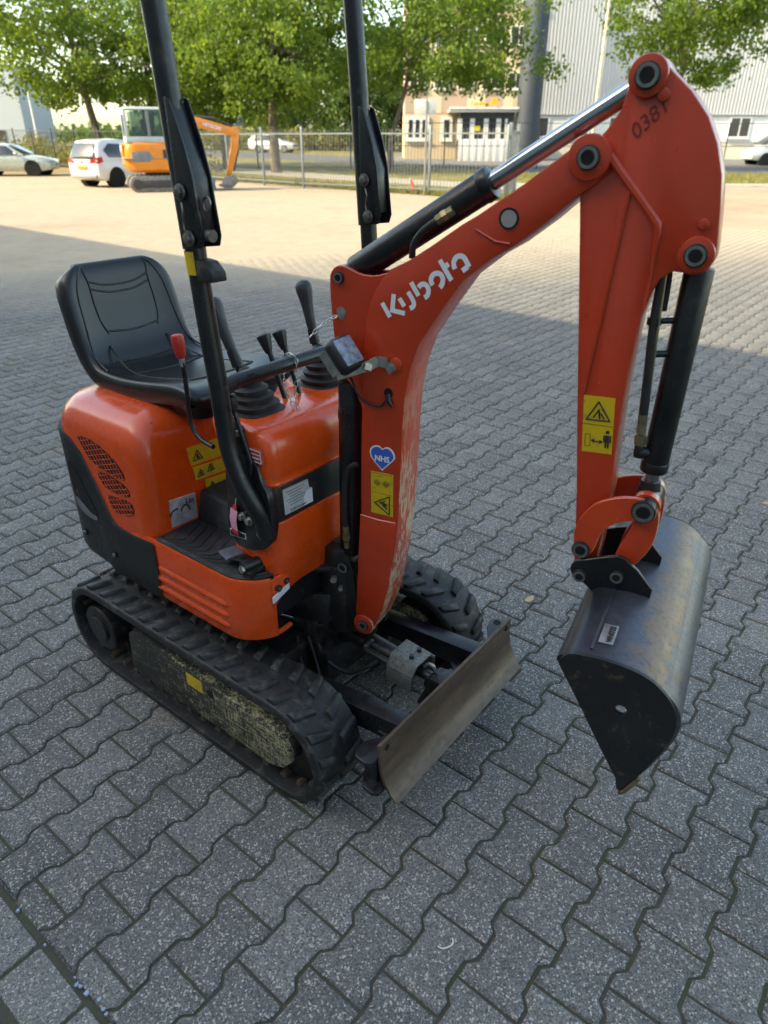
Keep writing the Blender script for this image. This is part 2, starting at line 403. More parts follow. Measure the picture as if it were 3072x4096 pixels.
# ------------------------------------------------------------------ mini excavator (built in its own frame: x forward, y left, z up)
ORANGE = None
def orange_paint(name, c, wear=None, rough=.32):
    """machine paint; wear = (direction, amount): bare primer where that side is rubbed"""
    m, t, N, L, B = nodes_of(name); v = coords(N, L)
    f = noise(N, L, v, 5, 6); cl = mixc(N, L, ramp(N, L, f, .3, .7), rgba(c, .86), rgba(c, 1.12))
    dust = noise(N, L, v, 26, 9, .75)
    cl = mixc(N, L, ramp(N, L, dust, .62, .85, 0, .18), cl, (.30, .19, .12, 1))
    sv = coords(N, L, (55, 55, 9)); sn = noise(N, L, sv, 2.4, 6, .7)
    if wear:
        d, amt = wear
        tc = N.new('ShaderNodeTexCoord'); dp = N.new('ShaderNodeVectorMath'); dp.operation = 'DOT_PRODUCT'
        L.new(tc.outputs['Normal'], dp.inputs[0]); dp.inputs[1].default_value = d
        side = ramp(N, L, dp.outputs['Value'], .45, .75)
        big = noise(N, L, v, 9, 5, .7)
        sep = N.new('ShaderNodeSeparateXYZ'); L.new(v, sep.inputs[0])
        low = ramp(N, L, sep.outputs[2], 1.32, .75)                # the lower half rubs most
        mask = math_(N, L, 'MULTIPLY', math_(N, L, 'MULTIPLY', side, low), ramp(N, L, math_(N, L, 'ADD', math_(N, L, 'MULTIPLY', sn, .62), math_(N, L, 'MULTIPLY', big, .5)), .585-amt*.06, .615-amt*.06))
        cl = mixc(N, L, mask, cl, (.60, .46, .29, 1))
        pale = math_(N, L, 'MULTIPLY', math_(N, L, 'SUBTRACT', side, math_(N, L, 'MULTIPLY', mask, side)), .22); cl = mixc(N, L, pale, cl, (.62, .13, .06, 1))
    tg_ = N.new('ShaderNodeTexCoord'); sz = N.new('ShaderNodeSeparateXYZ'); L.new(tg_.outputs['Normal'], sz.inputs[0])
    film = math_(N, L, 'MULTIPLY', ramp(N, L, sz.outputs[2], .25, .9), ramp(N, L, noise(N, L, v, 7, 7, .7),   .40, .80, .0, .22)); cl = mixc(N, L, film, cl, (.42, .27, .20, 1))   # dust settled on top
    gr = noise(N, L, v, 3.2, 8, .7); cl = mixc(N, L, ramp(N, L, gr, .60, .78, 0, .35), cl, (.10, .035, .018, 1))
    scr = ramp(N, L, sn, .67, .69, 0, .5); cl = mixc(N, L, scr, cl, (.55, .30, .2, 1))
    L.new(cl, B.inputs['Base Color'])
    L.new(ramp(N, L, noise(N, L, v, 14, 5), .3, .7, rough-.10, rough+.14), B.inputs['Roughness'])
    B.inputs['Coat Weight'].default_value = .45; B.inputs['Coat Roughness'].default_value = .12
    bumpn(N, L, B, noise(N, L, v, 320, 2), .0004, .35)
    MATS[name] = m; return m
BODY = orange_paint('body_paint', (.74, .072, .007), rough=.24)
ARMP = orange_paint('boom_paint_shaded', (.50, .040, .009), wear=((.983, .186, 0), .45), rough=.34)  # machine orange, faded and darkened: the boom's shade is put into the colour
LINKP = orange_paint('link_paint', (.58, .052, .011), wear=((.983, .186, 0), 1.6), rough=.42)
BLACK = mat('black_paint', (.010, .0105, .012), .33, var=.35, vscale=12, dirt=((.04, .036, .03), .12, 30), bump=.0004, bscale=200)
BLKPL = mat('black_plastic', (.012, .0125, .014), .42, var=.2, vscale=20, bump=.0006, bscale=500, dirt=((.03, .028, .026), .1, 12))
VINYL = mat('seat_vinyl', (.0100, .0100, .0108), .30, var=.1, vscale=6, rvar=.04)
RUBBER = mat('track_rubber', (.013, .013, .0135), .6, var=.35, vscale=18, bump=.0015, bscale=140, dirt=((.065, .06, .053), .34, 22))
MATR = mat('floor_rubber', (.014, .0145, .016), .55, var=.3, vscale=20, bump=.001, bscale=200, dirt=((.05, .05, .05), .3, 10))
GREASE = mat('greasy_steel', (.012, .011, .011), .42, var=.5, vscale=15, bump=.002, bscale=90, dirt=((.055, .038, .026), .33, 25))
BOLT = mat('zinc_bolt', (.42, .43, .40), .38, .85, var=.25, vscale=60)
CHROME = mat('chrome_rod', (.42, .44, .48), .12, 1.0, var=.06, rvar=.04)
HOSE = mat('hydraulic_hose', (.016, .016, .017), .55, var=.3, vscale=30)
BRASS = mat('hose_fitting', (.30, .26, .15), .4, .8, var=.3, vscale=50)
YELLOW = mat('sticker_yellow', (.62, .42, .015), .42, var=.1, dirt=((.30, .24, .08), .2, 40))
PRINT = mat('print_black', (.02, .018, .012), .6, var=.1)
WHITEP = mat('print_white', (.74, .76, .80), .45, var=.05)
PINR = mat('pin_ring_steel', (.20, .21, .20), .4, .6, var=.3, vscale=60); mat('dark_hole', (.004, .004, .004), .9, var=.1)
GALV = mat('galvanised', (.36, .37, .34), .42, .75, var=.3, vscale=40)
MX = empty('mini_excavator', (-.39554, 2.03144, 0), R(-37.9))
tag(MX, 'orange mini excavator with black tracks, blade and wide grading bucket in the foreground', 'excavator')
def part(g, name, m, parent=None, bevel=0, **k): return g.build(name, m, parent or MX, bevel=bevel, **k)

# boom plane: b along the boom, n across it (0 = near face), z up
def BPt(b, z, n=0.0): return Vector((1.2854 + .98261*b - .18567*n, .0933 + .18567*b + .98261*n, z))
BN = Vector((-.18567, .98261, 0)); BD = Vector((.98261, .18567, 0)); UP = Vector((0, 0, 1))
def slabB(P, n0, n1, g=None):
    g = g or G(); return g.prism([BPt(b, z, n0) for b, z in P], [BPt(b, z, n1) for b, z in P])
def arc(c, r, a0, a1, n=10): return [(c[0]+r*math.cos(R(a0+(a1-a0)*i/n)), c[1]+r*math.sin(R(a0+(a1-a0)*i/n))) for i in range(n+1)]
def pinB(c, n0, n1, r, name='pin', parent=None, m=None, hexhole=True):
    g = G(); g.cyl(BPt(c[0], c[1], n0), BPt(c[0], c[1], n1), r, n=20)
    o = part(g, name, m or GREASE, parent, .0015)
    if hexhole:
        h = G(); h.ring(BPt(c[0], c[1], n0-.0025), BN, r*.86, r*.60, .0035); part(h, 'pin_ring', PINR, o if (parent is None) else parent)
        h = G(); h.cyl(BPt(c[0], c[1], n0-.0012), BPt(c[0], c[1], n0+.002), r*.5, n=6); part(h, 'pin_socket', MATS['dark_hole'], o if (parent is None) else parent)
    return o

# ---------------------------------------------------------------- tracks
TR, TH = .165, .445
def loop(s, h):
    """s = distance along the belt, h = height above it -> x, z"""
    r = TR; Ls = 2*TH; per = 2*Ls + 2*PI*r; s %= per
    if s < Ls: return (-TH+s, 2*r + h)
    s -= Ls
    if s < PI*r: a = PI/2 - s/r; return (TH + (r+h)*math.cos(a), r + (r+h)*math.sin(a))
    s -= PI*r
    if s < Ls: return (TH-s, -h)
    s -= Ls; a = -PI/2 - s/r
    return (-TH + (r+h)*math.cos(a), r + (r+h)*math.sin(a))
PER = 4*TH + 2*PI*TR; ZO = .019                        # belt lifted by the lug height
def LP(s, y, h): x, z = loop(s, h); return (x, y, z+ZO)
TRIM = mat('worn_track_frame', (.030, .030, .028), .6, var=.3, vscale=20)
def worn_frame():
    m, t, N, L, B = nodes_of('worn_yellow_frame'); v = coords(N, L, (9, 9, 70)); w = coords(N, L, (60, 60, 14)); u = coords(N, L)
    a = noise(N, L, v, 1.6, 8, .75); b = noise(N, L, w, 1.4, 8, .75); c0 = noise(N, L, u, 130, 6, .8)
    mk = math_(N, L, 'ADD', math_(N, L, 'MULTIPLY', a, .4), math_(N, L, 'ADD', math_(N, L, 'MULTIPLY', b, .3), math_(N, L, 'MULTIPLY', c0, .45)))
    sx = N.new('ShaderNodeSeparateXYZ'); L.new(u, sx.inputs[0])
    mk = math_(N, L, 'ADD', mk, ramp(N, L, sx.outputs[0], -.2, .5, -.03, .05))
    c = mixc(N, L, ramp(N, L, mk, .585, .655), (.016, .017, .016, 1), (.42, .38, .22, 1)); L.new(c, B.inputs['Base Color']); B.inputs['Roughness'].default_value = .6
    return m
WORN = worn_frame()
RUSTT = mat('rusty_steel', (.060, .038, .024), .75, var=.5, vscale=40, bump=.001)
def track(sg):
    y0, y1 = sg*.43, sg*.25; ym = (y0+y1)/2
    g = G(); NS = 96; ring = []
    for i in range(NS):
        s = PER*i/NS
        ring.append([LP(s, y0, -.002), LP(s, y0*.988, .0065), LP(s, y1*1.02, .0065), LP(s, y1, -.002), LP(s, y1, -.022), LP(s, y0, -.022)])
    V = [p for r in ring for p in r]
    g.add(V, [(i*6+k, i*6+(k+1) % 6, ((i+1) % NS)*6+(k+1) % 6, ((i+1) % NS)*6+k) for i in range(NS) for k in range(6)])
    NL = 38; dp = PER/NL
    for i in range(NL):                                   # moulded lugs: two slanting rows, offset by half a pitch
        for side in (0, 1):
            s = dp*(i + .5*side); ya, yb = (y0 - sg*.007, ym + sg*.012) if side == 0 else (ym - sg*.012, y1 + sg*.007)
            sk = .013 if side == 0 else -.013
            A = [LP(s-.018-sk, ya, .002), LP(s+.019-sk, ya, .002), LP(s+.015+sk, yb, .002), LP(s-.014+sk, yb, .002)]
            j = random.uniform(-.002, .001)
            Bt = [LP(s-.011-sk, ya-.05*(ya-yb), .020+j), LP(s+.013-sk, ya-.05*(ya-yb), .020+j), LP(s+.009+sk, yb, .019+j), LP(s-.008+sk, yb, .019+j)]
            g.prism(A, Bt)
    belt = part(g, 'track_belt', RUBBER, bevel=.0025, seg=1)
    for i in range(NL):                                   # black blocks painting the shade in drive windows between the lug rows, steel guide lugs inside
        s = dp*(i+.25); h = G(); q = ((-.010, -.013), (.010, -.013), (.010, .013), (-.010, .013))
        h.prism([LP(s+a_, ym+b_, -.019) for a_, b_ in q], [LP(s+a_, ym+b_, .0052) for a_, b_ in q]); part(h, 'drive_window_shade', mat('dark_hole', (.004, .004, .004), .9, var=.1), belt, smooth=False)
        h = G(); h.prism([LP(s+dx, yy, -.019) for dx, yy in ((-.014, y0-sg*.032), (.014, y0-sg*.032), (.014, ym-sg*.05), (-.014, ym-sg*.05))], [LP(s+dx, yy, -.036) for dx, yy in ((-.009, y0-sg*.036), (.009, y0-sg*.036), (.009, ym-sg*.046), (-.009, ym-sg*.046))])
        part(h, 'guide_lug', RUSTT, belt, bevel=.002, seg=1)
    # frame with worn yellow-black side panel
    P = [(-.270, .250), (-.285, .110), (-.250, .085), (.40, .088), (.455, .110), (.487, .150), (.490, .195), (.468, .228), (.42, .243), (.10, .262), (-.24, .275)]
    fr = G(); fr.prism([(x, sg*.415, z) for x, z in P], [(x, sg*.28, z) for x, z in P]); fo = part(fr, 'track_frame', WORN, bevel=.006)
    st = G(); st.box((.075, sg*.4158, .225), (.075, .0012, .048)); part(st, 'warning_sticker', YELLOW, fo)
    ho = G(); ho.cyl((.150, sg*.4165, .222), (.150, sg*.40, .222), .016); part(ho, 'frame_hole', MATS['dark_hole'], fo)
    sp = G(); sp.cyl((-TH-.01, sg*.415, TR+ZO), (-TH-.01, sg*.27, TR+ZO), .088, n=28); sp.cyl((-TH-.01, sg*.425, TR+ZO), (-TH-.01, sg*.41, TR+ZO), .05)
    for k in range(10):
        a = 2*PI*k/10; sp.box((-TH-.01+.112*math.cos(a), sg*.34, TR+ZO+.112*math.sin(a)), (.05, .03, .03), Matrix.Rotation(-a, 3, 'Y'))
    part(sp, 'drive_sprocket', GREASE, bevel=.004, seg=1)
    idl = G(); idl.cyl((TH+.01, sg*.375, TR+ZO), (TH+.01, sg*.305, TR+ZO), .132, n=32); idl.cyl((TH+.01, sg*.40, TR+ZO), (TH+.01, sg*.28, TR+ZO), .045)
    part(idl, 'front_idler', GREASE, bevel=.006)
    for x in (-.19, .02, .23):
        ro = G(); ro.cyl((x, sg*.395, .085), (x, sg*.285, .085), .045, n=20); part(ro, 'track_roller', GREASE, bevel=.004)
track(-1); track(1)
# undercarriage between the tracks
g = G(); g.box((0, 0, .235), (.56, .50, .14)); g.cyl((0, 0, .28), (0, 0, .42), .21, n=32); g.box((.28, 0, .22), (.16, .22, .13)); part(g, 'undercarriage', GREASE, bevel=.008)

# ---------------------------------------------------------------- dozer blade
def steel_worn(name, base, tan, sx=(1, 1, 1), lo=.45, hi=.62, metal=.55, rough=.42):
    m, t, N, L, B = nodes_of(name); v = coords(N, L, sx); u = coords(N, L)
    a = noise(N, L, v, 3.0, 8, .65); b = noise(N, L, u, 40, 8, .7); d = noise(N, L, u, 150, 4)
    c = mixc(N, L, ramp(N, L, a, lo, hi), rgba(base), rgba(tan)); c = mixc(N, L, ramp(N, L, b, .55, .72, 0, .55), c, rgba(base, .45))
    c = mixc(N, L, ramp(N, L, d, .70, .74, 0, .5), c, (.30, .19, .10, 1))
    L.new(c, B.inputs['Base Color']); B.inputs['Metallic'].default_value = metal
    L.new(ramp(N, L, b, .3, .7, rough-.1, rough+.18), B.inputs['Roughness']); bumpn(N, L, B, b, .0008, .5); MATS[name] = m; return m
BLADEM = steel_worn('blade_steel', (.066, .043, .032), (.135, .086, .058), (1, 1, 9), .40, .66, .22, .38)
prof = [(.817, .163), (.797, .182), (.779, .210), (.768, .240), (.762, .272), (.760, .305), (.760, .341)]
g = G(); W = .347
g.prism([(x, -W, z) for x, z in prof] + [(x-.010, -W, z) for x, z in reversed(prof)], [(x, W, z) for x, z in prof] + [(x-.010, W, z) for x, z in reversed(prof)])
bl = part(g, 'dozer_blade', BLADEM, bevel=.0015, seg=1)
for sy in (-1, 1):
    e = G(); P = [(.752, .22), (.752, .372), (.735, .382), (.700, .378), (.682, .352), (.690, .318), (.715, .28)]
    e.prism([(x, sy*y, .283) for x, y in P], [(x, sy*y, .296) for x, y in P]); e.prism([(x+.02, sy*y*.99, .182) for x, y in P], [(x+.02, sy*y*.99, .195) for x, y in P])
    e.box((.722, sy*.335, .239), (.045, .012, .095)); part(e, 'extension_bracket', BLACK, bl, bevel=.002)
    h = G(); h.cyl((.708, sy*.352, .2945), (.708, sy*.352, .2966), .013, n=16); part(h, 'bracket_hole', MATS['dark_hole'], bl)
    h = G(); h.cyl((.7625, sy*.318, .316), (.759, sy*.318, .316), .009, n=14); part(h, 'bolt_hole', MATS['dark_hole'], bl)
    a = G(); a.prism([(.30, sy*.235, .185), (.30, sy*.175, .185), (.30, sy*.175, .255), (.30, sy*.235, .255)], [(.757, sy*.225, .225), (.757, sy*.165, .225), (.757, sy*.165, .302), (.757, sy*.225, .302)])
    a.prism([(.66, sy*.14, .232), (.757, sy*.06, .232), (.757, sy*.24, .232), (.66, sy*.235, .232)], [(.66, sy*.14, .244), (.757, sy*.06, .244), (.757, sy*.24, .244), (.66, sy*.235, .244)])
    part(a, 'blade_arm', BLACK, bevel=.004)
a = G(); a.prism([(.655, -.035, .20), (.757, -.06, .185), (.757, .06, .185), (.655, .035, .20)], [(.70, -.03, .315), (.757, -.045, .325), (.757, .045, .325), (.70, .03, .315)]); part(a, 'blade_clevis', GREASE, bl, bevel=.004)
g = G(); g.cyl((.375, 0, .312), (.60, 0, .296), .032, n=20); g.cyl((.36, -.03, .313), (.36, .03, .313), .03); g.cyl((.60, 0, .296), (.625, 0, .2945), .036, n=20)
g.cyl((.46, -.045, .316), (.58, -.045, .308), .011); g.cyl((.46, -.045, .316), (.46, -.01, .33), .014); cy = part(g, 'blade_cylinder', GREASE, bevel=.002)
g = G(); g.cyl((.625, 0, .2945), (.705, 0, .288), .018); g.cyl((.705, -.032, .288), (.705, .032, .288), .027, n=20); part(g, 'cylinder_rod', BLACK, cy)
SPECK = mat('speckled_guard', (.17, .17, .155), .55, .3, var=.3, vscale=60, dirt=((.08, .075, .065), .42, 110))
g = G(); g.prism([(.560, -.062, .318), (.560, -.040, .350), (.560, .040, .350), (.560, .062, .318), (.560, .054, .318), (.560, .034, .342), (.560, -.034, .342), (.560, -.054, .318)],
        [(.655, -.062, .308), (.655, -.040, .342), (.655, .040, .342), (.655, .062, .308), (.655, .054, .308), (.655, .034, .334), (.655, -.034, .334), (.655, -.054, .308)])
g.box((.607, -.060, .288), (.095, .006, .06)); g.box((.607, .060, .288), (.095, .006, .06))
gd = part(g, 'cylinder_guard', SPECK, bevel=.002)
for y in (-.018, .022):
    b = G(); b.cyl((.622, y, .342), (.622, y, .356), .008, n=6); part(b, 'bolt', GREASE, gd)
g = G(); g.tube(bez([(.655, 0, .315), (.67, 0, .335), (.69, 0, .335), (.70, 0, .315)]), .005, 8); part(g, 'lifting_eye', BOLT, cy)

# ---------------------------------------------------------------- upper body: hood under the seat
def rrect(x0, x1, y0, y1, rr, n=8):
    """rounded rectangle, rr = radii for corners (x0,y0),(x1,y0),(x1,y1),(x0,y1)"""
    out = []
    for (cx, cy, a0, r) in ((x0, y0, 180, rr[0]), (x1, y0, 270, rr[1]), (x1, y1, 0, rr[2]), (x0, y1, 90, rr[3])):
        ox = cx + (r if cx == x0 else -r); oy = cy + (r if cy == y0 else -r)
        out += [(ox + r*math.cos(R(a0+90*i/n)), oy + r*math.sin(R(a0+90*i/n))) for i in range(n+1)]
    return out
HX0, HX1, HY = -.650, -.115, .350
g = G(); rings = []
for z, dxr, dxf, dy, rc in ((.45, .02, 0, .0, .10), (.60, 0, 0, 0, .10), (.80, 0, .003, 0, .10), (.90, .003, .008, .003, .10), (.94, .010, .018, .010, .10), (.970, .024, .034, .025, .095), (.992, .048, .058, .05, .085), (1.006, .085, .09, .095, .07), (1.012, .125, .12, .14, .06)):
    rings.append([(x, y, z) for x, y in rrect(HX0+dxr, HX1-dxf, -HY+dy, HY-dy, (rc+.04, rc-.045, rc-.045, rc+.04))])
g.loft(rings); hood = part(g, 'hood', BODY)
# black rear and side cover wrapped round the hood
def cover_top(x):
    P = [(-.66, .915), (-.58, .905), (-.50, .884), (-.444, .837), (-.406, .774), (-.369, .71), (-.345, .657), (-.314, .627), (-.244, .622), (-.165, .626), (-.10, .63)]
    for (a, za), (b, zb) in zip(P, P[1:]):
        if a <= x <= b: return za + (zb-za)*(x-a)/(b-a)
    return P[0][1] if x < P[0][0] else P[-1][1]
path = [(x, -HY-.007) for x in np.linspace(-.115, -.51, 28)] + [(-.51-.147*math.sin(a), -HY+.140-.147*math.cos(a)) for a in np.linspace(.1, PI/2, 14)] + [(-.657, y) for y in np.linspace(-.15, .15, 6)]
path += [(x, -y) for x, y in reversed(path[:-6])]
V = []
for x, y in path:
    t = cover_top(x) + (.006 if x < -.64 else 0); zb = .425 + max(0, (-.46-x))*.24
    inn = Vector((x+.35, y, 0)).normalized()*.012
    low = Vector((x+.3, y, 0)).normalized()*(.03 if x < -.4 else .012)
    V += [(x-low.x, y-low.y, zb-.012), (x, y, zb+.03), (x, y, t-.008), (x-inn.x*.5, y-inn.y*.5, t), (x-inn.x*1.6, y-inn.y*1.6, t-.002)]
n5 = len(path); g = G(); g.add(V, [(i*5+k, i*5+k+1, (i+1)*5+k+1, (i+1)*5+k) for i in range(n5-1) for k in range(4)]); cov = part(g, 'side_cover', BLKPL)
g = G(); P = smoothpoly([(-.540, .800), (-.497, .793), (-.46, .715), (-.422, .658), (-.411, .619), (-.43, .603), (-.495, .61), (-.540, .68)], 2)
def cover_y(x): return -HY-.0078 if x > -.51 else -HY+.140-.1478*math.sqrt(max(0, 1-((-.51-x)/.1478)**2))
g.prism([(x, cover_y(x)+.01, z) for x, z in P], [(x, cover_y(x)-.0006, z) for x, z in P]); part(g, 'handle_recess_shade', MATS['dark_hole'], cov)  # flat dark patch painting the shade inside the handle recess
g = G(); P2 = smoothpoly([(-.530, .672), (-.50, .655), (-.445, .625), (-.413, .628), (-.418, .606), (-.495, .611), (-.532, .650)], 2)
g.prism([(x, cover_y(x)+.01, z) for x, z in P2], [(x, cover_y(x)-.0022, z) for x, z in P2]); part(g, 'recess_lip', mat('grey_plastic', (.16, .165, .18), .4), cov)
for x, z in ((-.352, .505), (-.515, .535)):
    b = G(); b.cyl((x, -HY-.002, z), (x, cover_y(x)-.003, z), .012, n=18); part(b, 'bolt_seat', MATS['dark_hole'], cov)
    b = G(); b.cyl((x, -HY-.002, z), (x, cover_y(x)-.008, z), .007, n=6); part(b, 'bolt', BOLT, cov)
# louvres with wire mesh
vents = [[(-.458, .904), (-.349, .905), (-.26, .87), (-.22, .839), (-.217, .812), (-.299, .816), (-.388, .827), (-.431, .873)],
         [(-.373, .802), (-.302, .808), (-.227, .798), (-.205, .78), (-.203, .759), (-.297, .751), (-.352, .761)],
         [(-.339, .729), (-.28, .735), (-.205, .744), (-.196, .718), (-.205, .694), (-.291, .678), (-.323, .687)]]
def clip_seg(P, a, b):
    """longest run of segment a-b inside polygon P"""
    ts = [0, 1]; d = (b[0]-a[0], b[1]-a[1])
    for i in range(len(P)):
        p, q = P[i], P[(i+1) % len(P)]; e = (q[0]-p[0], q[1]-p[1]); den = d[0]*e[1]-d[1]*e[0]
        if abs(den) < 1e-12: continue
        t = ((p[0]-a[0])*e[1]-(p[1]-a[1])*e[0])/den; u = ((p[0]-a[0])*d[1]-(p[1]-a[1])*d[0])/den
        if 0 <= u <= 1 and 0 < t < 1: ts.append(t)
    ts.sort(); best = None
    def inside(pt):
        c = False
        for i in range(len(P)):
            p, q = P[i], P[i-1]
            if (p[1] > pt[1]) != (q[1] > pt[1]) and pt[0] < (q[0]-p[0])*(pt[1]-p[1])/(q[1]-p[1])+p[0]: c = not c
        return c
    for t0, t1 in zip(ts, ts[1:]):
        m_ = (t0+t1)/2
        if inside((a[0]+d[0]*m_, a[1]+d[1]*m_)) and (best is None or t1-t0 > best[1]-best[0]): best = (t0, t1)
    return best and [(a[0]+d[0]*t, a[1]+d[1]*t) for t in best]
for P in vents:
    P = smoothpoly(P, 1)
    def yof(x, z): return -HY - .0012 + (.003*max(0, (z-.82)/.08) if z > .82 else 0)
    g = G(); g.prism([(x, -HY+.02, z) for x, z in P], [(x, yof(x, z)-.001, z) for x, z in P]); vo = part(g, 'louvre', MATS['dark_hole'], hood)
    g = G()
    for k in range(-30, 40):
        for ang in (18, -52):
            a = (-.33+k*.0155, .78); d = (math.cos(R(ang)), math.sin(R(ang))); nn = (-d[1], d[0])
            o_ = (-.33+nn[0]*k*.0165, .80+nn[1]*k*.0165)
            s_ = clip_seg(P, (o_[0]-d[0]*.4, o_[1]-d[1]*.4), (o_[0]+d[0]*.4, o_[1]+d[1]*.4))
            if s_ and math.dist(*s_) > .006:
                g.cyl((s_[0][0], yof(*s_[0])-.0022, s_[0][1]), (s_[1][0], yof(*s_[1])-.0022, s_[1][1]), .0012, n=6)
    part(g, 'louvre_mesh', BODY, hood)
# stickers on the front of the hood (x = const plates)
def plateX(x, q, name, m, parent, t=.0012):
    """q: outline (y, z) on a plane facing forward"""
    g = G(); g.prism([(x-.004, y, z) for y, z in q], [(x+t, y, z) for y, z in q]); return part(g, name, m, parent)
def triX(x, c, s, parent, tw=.0035, flip=1):
    T = [(c[0]+s*math.sin(a), c[1]+s*math.cos(a)) for a in (0, 2*PI/3, 4*PI/3)]; g = G()
    for i in range(3):
        a, b = T[i], T[(i+1) % 3]; g.cyl((x, a[0], a[1]), (x, b[0], b[1]), tw*.5, n=6)
    g.box((x, c[0], c[1]), (.001, s*.35, s*.75)); g.box((x, c[0]+s*.15, c[1]-s*.2), (.001, s*.5, s*.18)); return part(g, 'warning_print', PRINT, parent)
HF = HX1 + .0006
def hfx(z): return HX1 - (0 if z < .6 else .003*min(1, (z-.6)/.2) + max(0, z-.80)*.05)
for q, tris in (([(-.186, .888), (-.060, .884), (-.056, .822), (-.178, .828)], [(-.150, .852, .021)]),
                ([(-.174, .821), (-.050, .812), (-.048, .769), (-.169, .776)], [(-.148, .793, .015), (-.108, .798, .016)]),
                ([(-.135, .765), (-.040, .758), (-.040, .715), (-.134, .721)], [(-.110, .738, .014)])):
    zc = sum(z for _, z in q)/4; xx = hfx(zc)+.002
    so_ = plateX(xx, q, 'warning_sticker', YELLOW, hood)
    for (y, z, s) in tris: triX(xx+.0013, (y, z), s, so_)
xx = HX1+.0008; sl_ = plateX(xx, [(-.278, .747), (-.180, .738), (-.183, .652), (-.281, .656)], 'dealer_sticker', mat('sticker_faded', (.42, .41, .42), .5, var=.35, vscale=18, dirt=((.24, .21, .19), .4, 22)), hood)
g = G(); g.tube([(xx+.0016, -.262+.022*math.cos(a), .690+.022*math.sin(a)) for a in np.linspace(PI*.95, PI*.35, 8)], .0028, 6); g.tube([(xx+.0016, -.226+.016*math.cos(a), .694+.020*math.sin(a)) for a in np.linspace(PI*.95, -.1, 9)], .0026, 6); part(g, 'sticker_print', PRINT, sl_)
text_mesh('sticker_lettering', 'Lin', .026, PRINT, sl_, (xx+.0016, -.222, .716), (0, 1, -.12), (0, .0, 1), bold=.0006)

# ---------------------------------------------------------------- skirt, floor and console
def wall(path, name, m, parent=None, thick=.010):
    """path: (x, y, zb, zt) list; a folded sheet with thickness inwards"""
    V = []
    n = len(path)
    for i, (x, y, zb, zt) in enumerate(path):
        a, b = path[max(i-1, 0)], path[min(i+1, n-1)]; t = Vector((b[0]-a[0], b[1]-a[1], 0))
        if t.length < 1e-6: t = Vector((path[min(i+2, n-1)][0]-path[max(i-2, 0)][0], path[min(i+2, n-1)][1]-path[max(i-2, 0)][1], 0))
        t.normalize(); nn = Vector((-t.y, t.x, 0))*thick
        r = min(.02, (zt-zb)*.3)
        V += [(x+nn.x, y+nn.y, zb), (x+nn.x*.35, y+nn.y*.35, zb+.001), (x, y, zb+r*.6), (x, y, zt-r*.4), (x+nn.x*.3, y+nn.y*.3, zt), (x+nn.x, y+nn.y, zt)]
    g = G(); g.add(V, [(i*6+k, i*6+k+1, (i+1)*6+k+1, (i+1)*6+k) for i in range(n-1) for k in range(5)] + [tuple(range(6)), tuple(range((n-1)*6+5, (n-1)*6-1, -1))]); return part(g, name, m, parent)
ZF = .640
pth = [(x, -.352, .428 + (.03*max(0, (-.15-x)/.1)), ZF - .03*max(0, (-.20-x)/.08)) for x in np.linspace(-.272, .20, 26)]
pth += [(.20+.13*math.sin(a), -.352+.115-.115*math.cos(a), .428+.012*math.sin(a), ZF) for a in np.linspace(.12, PI/2-.05, 12)]
pth_side = pth[:]
pth += [(.331, -.232, .440, ZF), (.331, -.225, .44, ZF)]
skirt = wall(pth[:31] , 'side_skirt', BODY)
wall(pth[30:36] + [(.322, -.281, .535, ZF), (.329, -.255, .565, ZF), (.331, -.225, .583, ZF), (.331, -.175, .592, ZF+.004)], 'front_skirt', BODY)
wall([(.29, -.318, .440, .462), (.315, -.292, .442, .458), (.328, -.262, .445, .459), (.331, -.222, .450, .462)], 'skirt_lip', BODY, skirt)
for dz, L0 in ((.545, -.10), (.507, -.12), (.470, -.13)):      # pressed ribs
    g = G(); g.prism([(L0, -.352, dz-.016), (.20, -.352, dz-.016), (.215, -.352, dz), (.20, -.352, dz+.012), (L0, -.352, dz+.012), (L0-.03, -.352, dz)],
                     [(L0+.015, -.3585, dz-.002), (.19, -.3585, dz-.002), (.195, -.3585, dz), (.19, -.3585, dz+.002), (L0+.015, -.3585, dz+.002), (L0, -.3585, dz)]); part(g, 'pressed_rib', BODY, skirt, bevel=.003)
for y, z in ((-.262, .607), (-.232, .617)):
    b = G(); b.cyl((.325, y, z), (.3335, y, z), .010, n=16); bo = part(b, 'skirt_screw', PRINT, skirt)
    b = G(); b.cyl((.330, y, z), (.3345, y, z), .004, n=8); part(b, 'screw_head', BOLT, skirt)
plateX(.3315, [(-.287, .568), (-.223, .587), (-.223, .606), (-.287, .587)], 'white_label', WHITEP, skirt)
# far-side skirt and floor pan
wall([(x, y, b, t) for x, y, b, t in [(-x_*0+x_, -y_, b_, t_) for x_, y_, b_, t_ in pth_side]][::-1], 'side_skirt', BODY)
g = G(); g.prism([(x, y, .50) for x, y in rrect(-.25, .315, -.342, .342, (.02, .10, .10, .02))], [(x, y, .633) for x, y in rrect(-.25, .315, -.342, .342, (.02, .10, .10, .02))]); part(g, 'floor_pan', BLACK)
MO = rrect(-.118, .308, -.346, .10, (.01, .105, .01, .01))
g = G(); g.prism([(x, y, .630) for x, y in MO], [(x, y, .646) for x, y in MO]); fm = part(g, 'floor_mat', MATR, bevel=.004)
g = G()
for k in range(9):
    x0 = -.075 + k*.036
    g.tube(bez([(x0-.01, -.20, .6465), (x0+.018, -.26, .6465), (x0+.03, -.30, .6465), (x0-.02, -.327, .6465)][: 4 if k < 8 else 3], 4), .0028, 6)
g.tube([(x, y, .6465) for x, y in rrect(-.105, .295, -.335, .09, (.01, .095, .01, .01))[:20]], .004, 6)
part(g, 'mat_ridges', MATR, fm)
